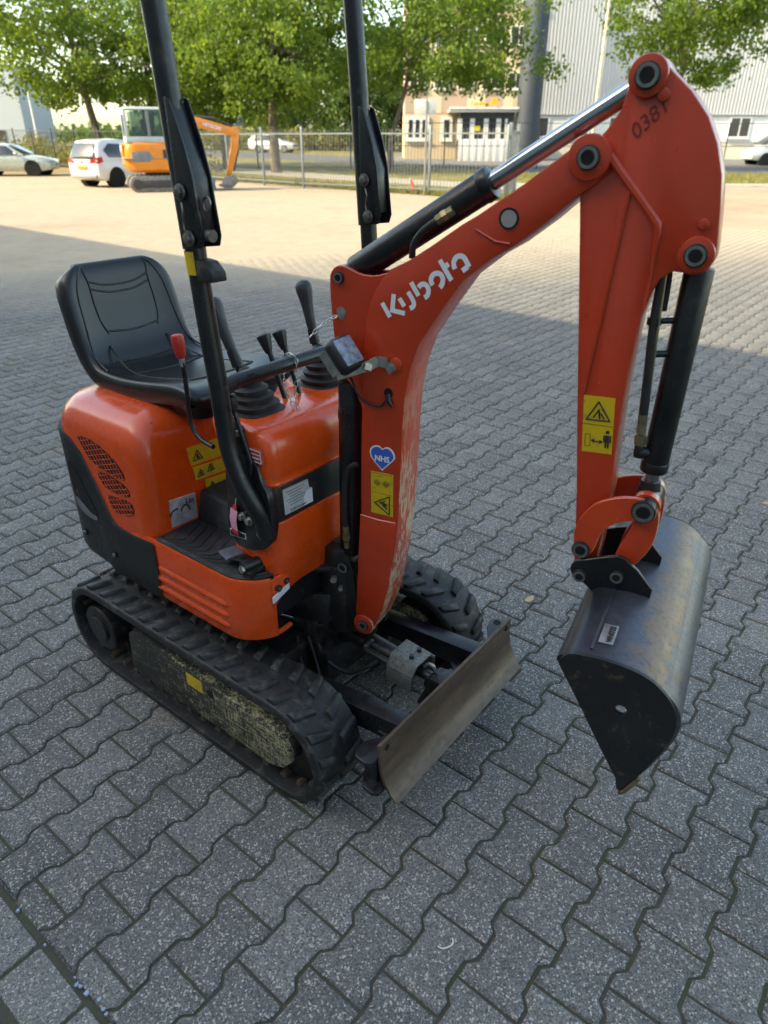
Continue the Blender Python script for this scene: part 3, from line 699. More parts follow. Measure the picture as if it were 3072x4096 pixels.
g = G(); g.prism([(-.112, -.19, .645), (.045, -.19, .645), (.045, .30, .645), (-.112, .30, .645)], [(-.112, -.165, .745), (.02, -.165, .735), (.02, .30, .735), (-.112, .30, .745)]); part(g, 'foot_step', MATR, bevel=.012)
# console
CX = .332
rg = []
for z, xf, yn, xr in ((.905, .322, .258, .15), (.912, .331, .262, .15), (.922, .337, .264, .145), (.935, .333, .263, .145), (.940, .334, .263, .14), (.96, .339, .264, .135), (1.00, .337, .264, .125), (1.035, .330, .262, .115), (1.052, .322, .258, .105), (1.063, .308, .250, .10), (1.068, .285, .235, .105)):
    rg.append([(x, y, z) for x, y in rrect(xr, xf, -yn, yn, (.02, .035, .035, .02), 6)])
g = G(); g.loft(rg); con = part(g, 'console', BODY)
g = G(); g.prism([(x, y, .80) for x, y in rrect(.15, .326, -.262, .262, (.02, .035, .035, .02), 5)], [(x, y, .91) for x, y in rrect(.15, .326, -.262, .262, (.02, .035, .035, .02), 5)]); cb = part(g, 'console_band', BLKPL, bevel=.003)
g = G(); g.prism([(x, y, .595) for x, y in rrect(.15, CX, -.262, .262, (.02, .045, .045, .02), 5)], [(x, y, .805) for x, y in rrect(.15, CX, -.262, .262, (.02, .045, .045, .02), 5)]); cl_ = part(g, 'console_front', BODY, bevel=.004)
wp = plateX(.3275, [(-.218, .897), (-.122, .894), (-.118, .868), (-.108, .864), (-.105, .819), (-.214, .820)], 'paper_label', mat('paper_label', (.50, .49, .48), .6, var=.15, vscale=30), cb)
for k in range(6):
    g = G(); g.box((.3292, -.172, .886-k*.0085), (.0008, .07-(k % 3)*.012, .0026)); part(g, 'label_print', mat('faded_print', (.20, .19, .19), .6), wp)
text_mesh('label_lettering', 'KUBOTA Japan', .014, PRINT, wp, (.3290, -.195, .8245), (0, 1, 0), (0, 0, 1), bold=.0003, fit=.062)
plateX(.3276, [(-.140, .848), (-.128, .862), (-.107, .863), (-.105, .8195), (-.140, .8195)], 'label_patch', WHITEP, cb)
# black mounting plate on the console side, bolts and small plates
SY = -.2635
g = G(); P = smoothpoly([(.165, .70), (.158, .80), (.168, .95), (.185, .985), (.255, 1.0), (.297, .985), (.308, .931), (.332, .905), (.335, .811), (.315, .735), (.239, .70)], 1)
g.prism([(x, SY-.010, z) for x, z in P], [(x, SY+.02, z) for x, z in P]); mp = part(g, 'mounting_plate', BLACK, bevel=.003)
for x, z in ((.222, .960), (.221, .806), (.248, .800), (.292, .777)):
    b = G(); b.cyl((x, SY-.010, z), (x, SY-.013, z), .013, n=16); b.cyl((x, SY-.012, z), (x, SY-.022, z), .0095, n=6); part(b, 'bolt', BOLT, mp, bevel=.001)
def plateY(y, q, name, m, parent, t=.0012):
    g = G(); g.prism([(x, y+.004, z) for x, z in q], [(x, y-t, z) for x, z in q]); return part(g, name, m, parent)
pq = plateY(SY-.0102, [(.160, .726), (.226, .734), (.226, .752), (.160, .748)], 'rating_plate', WHITEP, mp)
plateY(SY-.0118, [(.163, .729), (.223, .7365), (.223, .7495), (.163, .7455)], 'plate_face', BLACK, mp)
plateY(-.2672, [(.262, .985), (.315, .984), (.313, 1.022), (.258, 1.022)], 'instruction_label', mat('label_red', (.50, .08, .05), .5), con)
g = G()
for q in [((.264, .988), (.311, .987)), ((.311, .987), (.309, 1.019)), ((.309, 1.019), (.261, 1.019)), ((.261, 1.019), (.264, .988)), ((.264, .998), (.306, .998)), ((.264, 1.008), (.306, 1.008))]:
    g.cyl((q[0][0], -.2690, q[0][1]), (q[1][0], -.2690, q[1][1]), .0011, n=6)
part(g, 'label_print', WHITEP, con)
# pedal on the mat
g = G(); g.prism([(.142, -.312, .676), (.158, -.255, .676), (.205, -.268, .672), (.19, -.325, .672)], [(.142, -.312, .684), (.158, -.255, .684), (.205, -.268, .680), (.19, -.325, .680)]); pdl = part(g, 'pedal', mat('grey_painted_steel', (.13, .14, .16), .4, .4, var=.3, vscale=40), bevel=.002)
g = G(); g.prism([(.19, -.318, .672), (.205, -.270, .672), (.262, -.262, .668), (.255, -.29, .668)], [(.19, -.318, .680), (.205, -.270, .680), (.262, -.262, .676), (.255, -.29, .676)]); part(g, 'pedal_lever', BLACK, pdl, bevel=.002)
g = G(); g.cyl((.245, -.315, .668), (.262, -.225, .668), .017); g.box((.255, -.27, .654), (.05, .10, .018)); part(g, 'pedal_hinge', BLACK, pdl, bevel=.002)
g = G(); g.cyl((.262, -.226, .668), (.265, -.208, .668), .018); part(g, 'hinge_bush', GALV, pdl)
g = G(); g.tube(bez([(.265, -.215, .682), (.278, -.225, .676), (.282, -.232, .645)]), .004, 8); part(g, 'return_spring', BOLT, pdl)
g = G(); g.cyl((.252, -.318, .668), (.2515, -.326, .668), .011, n=6); part(g, 'bolt', BOLT, pdl)
# ---------------------------------------------------------------- seat
def seat_grid():
    prof = [(-.028, 1.028), (-.022, 1.050), (-.030, 1.070), (-.065, 1.082), (-.14, 1.080), (-.25, 1.064), (-.36, 1.052), (-.45, 1.050), (-.515, 1.060), (-.555, 1.090), (-.580, 1.135), (-.598, 1.19), (-.615, 1.25), (-.628, 1.305), (-.636, 1.338), (-.646, 1.358), (-.662, 1.367), (-.680, 1.362), (-.692, 1.345)]
    prof = [(p.x, p.z) for p in bez([(x, 0, z) for x, z in prof], 3)]
    nt_ = len(prof); rows = []
    for i, (x, z) in enumerate(prof):
        t = i/(nt_-1)
        back = min(1, max(0, (z-1.07)/.12)) if x < -.45 else 0
        hw = .216 - .008*back*max(0, (z-1.2)/.15)
        if t < .10: hw -= .045*(1-t/.10)**2
        if x < -.58 and (z > 1.27 or t > .93): q_ = min(1, max(0, (z-1.27)/.099)) if t < .93 else 1; hw -= .075*(1-math.sqrt(max(0, 1-q_*q_)))
        a, b = prof[max(i-1, 0)], prof[min(i+1, nt_-1)]; tx, tz = b[0]-a[0], b[1]-a[1]; l = math.hypot(tx, tz) or 1
        nx, nz = tz/l, -tx/l                                        # towards the sitter
        row = []
        for j in range(25):
            w = -1 + 2*j/24
            sm_ = lambda a_, b_, q: (lambda c_: c_*c_*(3-2*c_))(min(1, max(0, (q-a_)/(b_-a_)))); bol = .026*abs(w)**2.4*sm_(.03, .22, t)*(1-sm_(.62, .90, t))
            drop = .030*max(0, (abs(w)-.80)/.20)**2.2
            k = bol-drop
            y = hw*math.sin(w*PI/2*.999)*.35 + hw*w*.65
            row.append((x+nx*k, y, z+nz*k))
        rows.append(row)
    return rows
rows = seat_grid(); nr = len(rows)
def seat_at(ti, w, lift=.001):
    """point on the seat surface: ti in 0..1 along, w in -1..1 across"""
    i = min(nr-2, max(0, int(ti*(nr-1)))); f = ti*(nr-1)-i; j = min(23, max(0, int((w+1)*12))); e = (w+1)*12-j
    P = lambda a, b: Vector(rows[a][b])
    p = (P(i, j)*(1-f)+P(i+1, j)*f)*(1-e) + (P(i, j+1)*(1-f)+P(i+1, j+1)*f)*e
    n_ = (P(i+1, j)-P(i, j)).cross(P(i, j+1)-P(i, j)).normalized()
    if n_.dot(Vector((.5, 0, .86))) < 0: n_ = -n_
    return p + n_*lift
g = G(); V = [p for r in rows for p in r]; F = [(i*25+j, i*25+j+1, (i+1)*25+j+1, (i+1)*25+j) for i in range(nr-1) for j in range(24)]
und = []
for i, r in enumerate(rows):                                       # shell underside
    a, b = Vector(rows[max(i-1, 0)][12]), Vector(rows[min(i+1, nr-1)][12]); t_ = (b-a).normalized(); nn = Vector((t_.z, 0, -t_.x))
    for p in r: und.append(Vector(p)*1 - nn*.058 + Vector((0, -p[1]*.05, 0)))
o_ = len(V); V += und; F += [(o_+i*25+j, o_+(i+1)*25+j, o_+(i+1)*25+j+1, o_+i*25+j+1) for i in range(nr-1) for j in range(24)]
F += [(i*25, (i+1)*25, o_+(i+1)*25, o_+i*25) for i in range(nr-1)] + [(i*25+24, o_+i*25+24, o_+(i+1)*25+24, (i+1)*25+24) for i in range(nr-1)]
F += [(j, o_+j, o_+j+1, j+1) for j in range(24)] + [((nr-1)*25+j, (nr-1)*25+j+1, o_+(nr-1)*25+j+1, o_+(nr-1)*25+j) for j in range(24)]
g.add(V, F); seat = part(g, 'seat', VINYL)
md = seat.modifiers.new('soft', 'SUBSURF'); md.levels = 2; md.render_levels = 2
g = G()
def seam(pts, r=.0032): g.tube(bez([seat_at(t, w, .0006) for t, w in pts], 6), r, 6)
for s in (-1, 1):
    seam([(.845, s*.62), (.78, s*.55), (.72, s*.47), (.66, s*.46), (.61, s*.44), (.57, s*.38)])
    seam([(.845, s*.62), (.79, s*.66), (.70, s*.70), (.60, s*.74), (.50, s*.80), (.40, s*.86)])
seam([(.735, -.48), (.715, -.25), (.71, 0), (.715, .25), (.735, .48)]); seam([(.705, -.44), (.69, -.2), (.688, 0), (.69, .2), (.705, .44)])
seam([(.58, -.40), (.57, 0), (.58, .40)])
seam([(.53, -.45), (.36, -.55), (.22, -.50)]); seam([(.53, .45), (.36, .55), (.22, .50)]); seam([(.46, -.5), (.455, 0), (.46, .5)]); seam([(.36, -.53), (.355, 0), (.36, .53)]); seam([(.22, -.5), (.215, 0), (.22, .5)])
part(g, 'seat_seams', mat('seam_black', (.006, .006, .007), .5, var=.1), seat)
g = G(); g.prism([(x, y, .985) for x, y in rrect(-.50, -.06, -.17, .17, (.05, .05, .05, .05))], [(x, y, 1.035) for x, y in rrect(-.52, -.04, -.19, .19, (.06, .06, .06, .06))]); part(g, 'seat_base', BLACK, seat)
g = G(); g.tube([(-.26, -.20, .992), (-.20, -.252, .985), (-.165, -.262, .983)], .0045, 8); part(g, 'seat_latch', BOLT, seat)

# ---------------------------------------------------------------- roll bar
def rops(sy):
    g = G(); Y = .31*sy
    up = [(.226, Y, 1.20), (.216, Y, 1.30), (.206, Y, 1.42), (.196, Y, 1.60)]
    if sy < 0: low = [(.312, -.272, .775), (.308, -.285, .835), (.292, -.298, .888), (.264, -.307, .948), (.240, Y, 1.03), (.232, Y, 1.11)]
    else: low = [(.312, .272, .775), (.308, .285, .835), (.292, .298, .888), (.264, .307, .948), (.240, Y, 1.03), (.232, Y, 1.11)]
    g.tube(bez(low+up, 5), .0240, 18); po = part(g, 'roll_bar_post', BLACK)
    g = G(); g.tube([(.196, Y, 1.505), (.170, Y, 1.86), (.136, Y, 2.26)], .0250, 20); part(g, 'upper_post', BLACK)
    P = [(.190, 1.800), (.205, 1.795), (.236, 1.715), (.252, 1.655), (.258, 1.60), (.266, 1.534), (.258, 1.512), (.198, 1.505), (.195, 1.60)]
    for k in (-1, 1):
        h = G(); h.prism([(x, Y+k*.027, z) for x, z in P], [(x, Y+k*.022, z) for x, z in P]); part(h, 'hinge_plate', BLACK, po, bevel=.003)
    h = G(); h.prism([(x-.022, Y-.020, z) for x, z in ((.210, 1.792), (.219, 1.788), (.270, 1.65), (.276, 1.54), (.266, 1.54), (.258, 1.65))], [(x-.022, Y+.020, z) for x, z in ((.210, 1.792), (.219, 1.788), (.270, 1.65), (.276, 1.54), (.266, 1.54), (.258, 1.65))]); part(h, 'hinge_web', BLACK, po, bevel=.002)
    for x, z in ((.214, 1.622), (.226, 1.530)):
        h = G(); h.cyl((x, Y-.0300, z), (x, Y-.036, z), .017, n=20); h.cyl((x, Y-.035, z), (x, Y-.043, z), .0115, n=6); part(h, 'hinge_bolt', mat('oily_steel', (.16, .15, .13), .4, .7, var=.4, vscale=50), po, bevel=.0015)
    h = G(); h.tube(bez([(.222, Y-.038, 1.602), (.234, Y-.046, 1.585), (.226, Y-.042, 1.565), (.230, Y-.044, 1.548)], 5), .0022, 6); part(h, 'pin_chain', MATS['oily_steel'], po)
    if sy < 0:
        h = G(); h.cyl((.258, Y-.01, 1.537), (.280, Y-.01, 1.537), .013); part(h, 'locking_pin', MATS['oily_steel'], po)
        h = G(); h.tube([(.270+.011*math.cos(a), Y-.01+.002*math.sin(a), 1.600+.014*math.sin(a)) for a in np.linspace(0, 2*PI, 16)], .0028, 6); part(h, 'pin_ring', MATS['oily_steel'], po)
        h = G(); h.prism([(.222, Y-.022, 1.435), (.222, Y-.022, 1.485), (.252, Y-.022, 1.482), (.276, Y-.022, 1.460), (.278, Y-.022, 1.440)], [(.222, Y+.02, 1.435), (.222, Y+.02, 1.485), (.252, Y+.02, 1.482), (.276, Y+.02, 1.460), (.278, Y+.02, 1.440)]); part(h, 'rubber_stop', RUBBER, po, bevel=.004)
        h = G(); h.loft([[(.199+.0252*math.cos(a)+dx, Y+.0252*math.sin(a), z) for a in np.linspace(-PI*.95, -PI*.28, 9)] for dx, z in ((.0045, 1.450), (.0005, 1.500))], closed=False, caps=False); ys_ = part(h, 'yellow_sticker', YELLOW, po)
    return po
rops(-1); rops(1)
g = G(); g.tube([(.136, -.31, 2.25), (.132, -.30, 2.275), (.132, -.26, 2.285), (.132, .26, 2.285), (.132, .30, 2.275), (.136, .31, 2.25)], .03, 14); part(g, 'roll_bar_top', BLACK)
g = G(); g.tube(bez([(.228, -.318, 1.175), (.224, -.295, 1.176), (.222, -.25, 1.184), (.222, -.12, 1.186), (.222, .12, 1.186), (.222, .25, 1.184), (.228, .318, 1.176)], 5), .0195, 14); part(g, 'grab_rail', BLACK)

# ---------------------------------------------------------------- levers
def lever(base, top, name='control_lever'):
    b, t = Vector(base), Vector(top); d = (t-b)
    g = G(); n = 8; prof = [(0, .066), (.012, .070), (.016, .057), (.030, .064), (.036, .050), (.050, .057), (.056, .043), (.070, .049), (.078, .033), (.092, .036), (.100, .024), (.118, .017), (.124, .010)]
    rgs = []
    for h, r in prof:
        sq = 1 - min(1, h/.06)*.9
        ring = []
        for k in range(24):
            a = 2*PI*k/24; ca, sa = math.cos(a), math.sin(a); q = (abs(ca)**4+abs(sa)**4)**-.25
            rr = r*(1+(q-1)*sq); ring.append((b.x + d.x*(h/d.z)*.6 + rr*ca*.95, b.y + d.y*(h/d.z)*.6 + rr*sa*1.05, b.z+h))
        rgs.append(ring)
    g.loft(rgs); bo = part(g, 'lever_boot', mat('boot_rubber', (.020, .020, .021), .55, var=.3, vscale=30, dirt=((.08, .075, .07), .2, 20)))
    u = d.normalized(); p0 = b + d*.36
    g = G(); g.cyl(b+d*.30, b+d*.62, .0105); g.cyl(b+d*.42, b+d*.56, .016, .0145); part(g, 'lever_shaft', BLACK, bo)
    g = G(); g.tube([b+d*f for f in (.56, .60, .68, .78, .86, .92, .97, 1.0, 1.015)], [.0125, .0145, .0155, .0175, .0210, .0245, .0240, .0175, .005], 18); part(g, 'lever_grip', mat('grip_rubber', (.030, .031, .034), .45, var=.15), bo)
lever((.168, -.142, 1.058), (.052, -.165, 1.352)); lever((.150, .150, 1.056), (.072, .160, 1.354))
for y, tx in ((-.028, .098), (.030, .100)):
    g = G(); g.cyl((.165, y, 1.06), (tx+.012, y, 1.20), .0075); tl = part(g, 'travel_lever', BLACK)
    g = G(); g.tube([(tx+.014, y, 1.188), (tx+.008, y, 1.20), (tx, y, 1.222), (tx-.005, y, 1.236), (tx-.007, y, 1.240)], [.010, .014, .019, .0225, .012], 6); part(g, 'lever_knob', BLKPL, tl, bevel=.003)
    g = G(); g.box((.168, y, 1.063), (.085, .030, .004)); part(g, 'lever_slot', MATS['dark_hole'], tl, bevel=.001)
RED = mat('red_knob', (.50, .025, .018), .4, var=.15)
g = G(); g.tube(bez([(-.030, -.222, 1.200), (-.026, -.222, 1.13), (-.026, -.225, 1.035), (-.012, -.228, .992), (.025, -.232, .970), (.085, -.240, .966)], 6), .0068, 10); rl = part(g, 'safety_lever', BLACK)
g = G(); g.cyl((-.0305, -.222, 1.198), (-.029, -.222, 1.170), .0075); part(g, 'lever_thread', BOLT, rl)
g = G(); g.tube([(-.0295, -.222, 1.192), (-.031, -.222, 1.20), (-.035, -.222, 1.232), (-.037, -.222, 1.252), (-.0375, -.222, 1.257)], [.011, .0145, .0185, .018, .013], 8); part(g, 'lever_knob', RED, rl, bevel=.004)
g = G(); g.tube(bez([(.228, -.272, 1.118), (.248, -.273, 1.065), (.276, -.275, .998), (.280, -.278, .970), (.274, -.280, .942)], 5), .0062, 10); tl = part(g, 'throttle_lever', BLACK)
g = G(); g.tube([(.2295, -.272, 1.110), (.227, -.272, 1.128), (.222, -.272, 1.146), (.219, -.272, 1.152)], [.008, .014, .015, .008], 14); part(g, 'lever_knob', BLKPL, tl)
g = G(); g.prism([(.165, -.270, .99), (.25, -.270, .995), (.245, -.270, 1.07), (.205, -.270, 1.085), (.165, -.270, 1.06)], [(.165, -.255, .99), (.25, -.255, .995), (.245, -.255, 1.07), (.205, -.255, 1.085), (.165, -.255, 1.06)]); lb = part(g, 'lever_bracket', BLACK, bevel=.003)
for x, z in ((.238, 1.055), (.228, 1.010)):
    b = G(); b.cyl((x, -.270, z), (x, -.279, z), .0095, n=6); part(b, 'bolt', BOLT, lb, bevel=.001)
g = G(); g.cyl((.17, -.275, 1.025), (.225, -.28, 1.035), .006); part(g, 'lever_link', BOLT, lb)

# ---------------------------------------------------------------- boom
BOOM = [(-.8574,.4092),(-.8447,.396),(-.8221,.3945),(-.8011,.408),(-.7868,.4377),(-.7634,.5019),(-.7425,.5923),(-.7234,.7458),(-.716,.8333),(-.712,.9417),(-.7086,1.0692),(-.7025,1.1653),(-.6902,1.2345),(-.6675,1.2987),(-.6158,1.3797),(-.5673,1.4501),(-.5053,1.4995),(-.4599,1.5265),(-.3965,1.5754),(-.3413,1.6254),(-.3069,1.6505),(-.2916,1.6744),(-.2890,1.6975),(-.3061,1.7249),(-.33,1.7317),(-.35,1.7181),(-.4511,1.6444),(-.5443,1.5828),(-.5782,1.5632),(-.6481,1.5157),(-.7001,1.4832),(-.7499,1.4587),(-.7775,1.4247),(-.7999,1.3816),(-.8118,1.3293),(-.8178,1.2633),(-.8218,1.1696),(-.8274,1.0717),(-.8306,.9608),(-.8341,.7458),(-.8457,.6022),(-.8560,.4832)]
BW = .115; MID = BW/2
g = slabB(BOOM, 0, BW); boom = part(g, 'boom', ARMP, bevel=.006, seg=2, angle=50)
PLATE = [(-.8189,1.0935),(-.8334,1.1199),(-.8567,1.1679),(-.898,1.1983),(-.9117,1.332),(-.9156,1.4261),(-.9069,1.449),(-.8873,1.4599),(-.8635,1.4554),(-.8301,1.4423),(-.7908,1.4413),(-.7535,1.4523),(-.7137,1.4704),(-.7364,1.4023),(-.7728,1.3346),(-.7865,1.0991)]
for n0, n1 in ((.010, .022), (BW-.022, BW-.010)):
    part(slabB(smoothpoly(PLATE, 1), n0, n1), 'boom_bracket', ARMP, boom, bevel=.002, seg=1)
# welded lower section, a step in the plating
g = slabB([(-.833, .800), (-.724, .800), (-.7425, .5923), (-.7634, .5019), (-.79, .45), (-.853, .45), (-.845, .602)], -.0035, 0); part(g, 'boom_doubler', ARMP, boom, bevel=.0015)
FOOT, PPIN, PIV, ATOP, BCY, ALOW, LNK, BK1, BK2, RND = (-.8265,.4289), (-.8871,1.4305), (-.3269,1.6933), (-.2441,1.8215), (-.1086,1.5331), (-.2282,.8685), (-.1077,1.0005), (-.2194,.8042), (-.1365,.8264), (-.474,1.5806)
def boss(c, r, n0, n1, name, m, parent):
    g = G(); g.cyl(BPt(c[0], c[1], n0), BPt(c[0], c[1], n1), r, n=28); return part(g, name, m, parent, bevel=.003)
boss(FOOT, .033, -.008, BW+.008, 'foot_boss', ARMP, boom); pinB(FOOT, -.013, BW+.013, .017, 'foot_pin', boom)
pinB(PPIN, .004, BW-.004, .014, 'bracket_pin', boom)
boss(PIV, .040, -.010, BW+.010, 'pivot_boss', ARMP, boom); pinB(PIV, -.016, BW+.016, .022, 'pivot_pin', boom)
g = G(); g.cyl(BPt(*RND, -.003), BPt(*RND, .01), .017, n=24); part(g, 'boom_plug', mat('grey_plug', (.28, .27, .26), .6), boom); g = G(); g.ring(BPt(*RND, -.0035), BN, .021, .0168, .004); part(g, 'plug_ring', BLACK, boom)
# weld seams
g = G(); g.tube([BPt(b, z, -.001) for b, z in ((-.5443, 1.556), (-.500, 1.535), (-.468, 1.532))], .003, 6); part(g, 'weld_bead', ARMP, boom)
g = G(); g.tube([BPt(b, z, -.0005) for b, z in ((-.833, .803), (-.78, .800), (-.724, .803))], .003, 6); part(g, 'weld_bead', ARMP, boom)
# the maker's name in white along the boom
LOGO = {'K1': [(-.7656,1.385),(-.7446,1.3543)], 'K2': [(-.7351,1.4074),(-.7386,1.3702),(-.7059,1.3666)], 'a1': [(-.5867,1.474),(-.5903,1.482),(-.5899,1.4902),(-.5857,1.4974),(-.5782,1.5012),(-.5705,1.5004),(-.5649,1.496),(-.5541,1.4805)], 'a2': [(-.5572,1.4816),(-.563,1.4764),(-.5696,1.4711)],
 'b1': [(-.6921,1.4375),(-.6723,1.4093)], 'b2': [(-.6728,1.4275),(-.6673,1.4338),(-.6592,1.4359),(-.6517,1.4322),(-.6481,1.4239),(-.6487,1.4166),(-.6518,1.4105),(-.6574,1.4063)], 'o1': [(-.638,1.4355),(-.6423,1.443),(-.6419,1.4516),(-.6365,1.4591),(-.6278,1.4618),(-.6198,1.4597),(-.6147,1.4523),(-.6146,1.4438),(-.6172,1.4365),(-.621,1.4319)],
 't1': [(-.6235,1.49),(-.594,1.4491)], 't2': [(-.6111,1.4764),(-.602,1.4832)], 'u1': [(-.7209,1.3997),(-.7078,1.3823)], 'u2': [(-.6992,1.4158),(-.688,1.4013),(-.6835,1.3913),(-.6859,1.3837),(-.6934,1.3792)]}
def stroke(g, pts, w, n0):
    pts = [Vector((p[0], p[1])) for p in pts]; Lf, Rt = [], []
    for i, p in enumerate(pts):
        t = (pts[min(i+1, len(pts)-1)]-pts[max(i-1, 0)]).normalized(); nn = Vector((-t.y, t.x))*w/2
        if 0 < i < len(pts)-1:
            a, b = (pts[i]-pts[i-1]).normalized(), (pts[i+1]-pts[i]).normalized(); nn *= min(1.6, 1/max(.4, math.sqrt((1+a.dot(b))/2)))
        Lf.append(p+nn); Rt.append(p-nn)
    V = [BPt(p.x, p.y, n0) for p in Lf+Rt]; k = len(pts)
    g.add(V, [(i, i+1, k+i+1, k+i) for i in range(k-1)])
for L_, keys in (('K', ('K1', 'K2')), ('u', ('u1', 'u2')), ('b', ('b1', 'b2')), ('o', ('o1',)), ('t', ('t1', 't2')), ('a', ('a1', 'a2'))):
    g = G()
    for i_, k in enumerate(keys):
        pts = LOGO[k]
        if len(pts) > 3: pts = [(p.x, p.y) for p in bez([(a, b, 0) for a, b in pts], 4)]
        stroke(g, pts, .0112, -.0011-.0002*i_)
    part(g, 'logo_letter', WHITEP, boom, smooth=False)
def plateB(P, name, m, parent, n0=-.0009):
    g = G(); g.prism([BPt(b, z, n0) for b, z in P], [BPt(b, z, n0+.003) for b, z in P]); return part(g, name, m, parent)
HEART = [(-.7654,.9518),(-.7854,.9704),(-.7989,.9859),(-.8023,.9988),(-.8005,1.0093),(-.7934,1.0174),(-.7828,1.0216),(-.7724,1.0203),(-.7649,1.014),(-.7551,1.0209),(-.7448,1.0213),(-.7356,1.0154),(-.7287,1.0046),(-.728,.9947),(-.7319,.9872),(-.748,.9703)]
hc = (-.7654, .990)
ho = plateB(HEART, 'heart_sticker', WHITEP, boom)
plateB([(hc[0]+(b-hc[0])*.88, hc[1]+(z-hc[1])*.88) for b, z in HEART], 'heart_face', mat('sticker_blue', (.035, .12, .50), .4, var=.15), ho, -.0016)
text_mesh('heart_lettering', 'NHS', .022, WHITEP, ho, BPt(-.787, .979, -.0018), BD + UP*.02, UP, bold=.0008, fit=.044)
ys_ = plateB([(-.7992,.9451),(-.7327,.9462),(-.7328,.8207),(-.799,.8202)], 'warning_sticker', YELLOW, boom)
def lineB(g, a, b, w, n0): g.cyl(BPt(a[0], a[1], n0), BPt(b[0], b[1], n0), w/2, n=6)
g = G(); T = [(-.789, .8532), (-.7428, .8803), (-.7436, .8254)]
for i in range(3): lineB(g, T[i], T[(i+1) % 3], .0034, -.0012)
for a, b, w in (((-.772, .858), (-.750, .852), .006), ((-.765, .853), (-.752, .842), .005), ((-.766, .856), (-.757, .864), .004), ((-.758, .850), (-.750, .838), .003)): lineB(g, a, b, w, -.0012)
part(g, 'warning_print', PRINT, ys_)
g = G()
for s, cx in ((-1, -.778), (1, -.752)):
    for k in range(5): lineB(g, (cx-.010+k*.004, .905+abs(k-2)*.003), (cx-.010+k*.004, .925-abs(k-2)*.003), .002, -.0012)
for a, b in (((-.796, .884), (-.736, .884)), ((-.796, .942), (-.736, .942)), ((-.790, .893), (-.790, .899)), ((-.742, .893), (-.742, .899)), ((-.780, .932), (-.765, .936))): lineB(g, a, b, .0012, -.0011)
part(g, 'pictogram', mat('faded_print_brown', (.16, .11, .02), .6), ys_)

# ---------------------------------------------------------------- arm
ARM = [(-.3378,1.6132),(-.3088,1.3744),(-.2858,1.1789),(-.2635,1.0024),(-.2470,.8506),(-.2440,.8055),(-.2330,.7790),(-.2171,.7735),(-.2010,.7830),(-.1929,.8101),(-.1879,.9049),(-.1865,1.0203),(-.19,1.0893),(-.1938,1.2075),(-.1933,1.2868),(-.1898,1.3607),(-.1885,1.4062),(-.1845,1.4194),(-.1757,1.4594),(-.1654,1.4837),(-.1456,1.4997),(-.1261,1.4990),(-.1125,1.4950),(-.0979,1.497),(-.0836,1.5068),(-.0751,1.525),(-.0757,1.5528),(-.0831,1.6149),(-.092,1.667),(-.1102,1.7173),(-.1338,1.7594),(-.1683,1.7977),(-.219,1.8396),(-.2334,1.8505),(-.2506,1.8532),(-.2666,1.846),(-.2759,1.8299),(-.276,1.8092),(-.2834,1.7717),(-.3019,1.7427),(-.325,1.7164),(-.3477,1.6931)]
A0, A1 = .010, .095
arm = part(slabB(ARM, A0, A1), 'arm', ARMP, bevel=.005, angle=50)
boss(ATOP, .034, A0-.012, A1+.012, 'arm_top_boss', ARMP, arm); pinB(ATOP, A0-.020, A1+.02, .022, 'arm_pin', arm)
boss(BCY, .033, A0-.010, A1+.010, 'bucket_cylinder_boss', ARMP, arm); pinB(BCY, A0-.018, A1+.018, .021, 'arm_pin', arm)
g = G(); g.tube([BPt(b, z, A0-.003) for b, z in ((-.3054, 1.7104), (-.262, 1.6634), (-.2145, 1.6137), (-.1860, 1.5830), (-.1835, 1.570), (-.1838, 1.5546), (-.183, 1.496), (-.1856, 1.425))], [.0085, .0085, .008, .008, .0075, .005, .0035, .003], 8)
g.tube([BPt(b, z, A0-.0015) for b, z in ((-.2466, 1.6356), (-.2615, 1.4634), (-.2785, 1.2664), (-.2808, 1.2392))], .0045, 8); part(g, 'arm_rib', ARMP, arm)
for c, r in (((-.2135, 1.7925), .011), ((-.106, 1.586), .010)): boss(c, r, A0-.008, A0+.002, 'stop_boss', ARMP, arm)
text_mesh('stamped_number', '0381', .034, mat('stamp_dark', (.19, .020, .010), .6), arm, BPt(-.2510, 1.7215, A0-.0008), BD*.72+UP*.69, UP*.85-BD*.5, bold=.0002, fit=.066)
as_ = plateB([(-.2795+.003,1.2341),(-.2103,1.2361),(-.1990,1.1085),(-.2640,1.1046)], 'warning_sticker', YELLOW, arm, A0-.0009)
g = G(); T = [(-.2430, 1.2237), (-.2140, 1.1835), (-.2645, 1.1805)]; nA = A0-.0013
for i in range(3): lineB(g, T[i], T[(i+1) % 3], .0032, nA)
for a, b, w in (((-.250, 1.186), (-.240, 1.207), .003), ((-.236, 1.186), (-.240, 1.205), .004), ((-.226, 1.186), (-.235, 1.198), .003), ((-.2745, 1.170), (-.2060, 1.172), .001)): lineB(g, a, b, w, nA)
hx, hz = -.2142, 1.152
lineB(g, (hx, hz-.001), (hx+.002, hz-.016), .010, nA); lineB(g, (hx-.002, hz-.014), (hx-.0005, hz-.030), .0036, nA); lineB(g, (hx+.0035, hz-.014), (hx+.005, hz-.030), .0036, nA); lineB(g, (hx-.0068, hz-.002), (hx-.0055, hz-.017), .0028, nA); lineB(g, (hx+.0072, hz-.001), (hx+.0085, hz-.016), .0028, nA)
g.cyl(BPt(hx-.0004, hz+.006, nA+.0004), BPt(hx-.0004, hz+.006, nA-.0004), .0042, n=12)
lineB(g, (-.243, 1.1325), (-.226, 1.1345), .0028, nA)
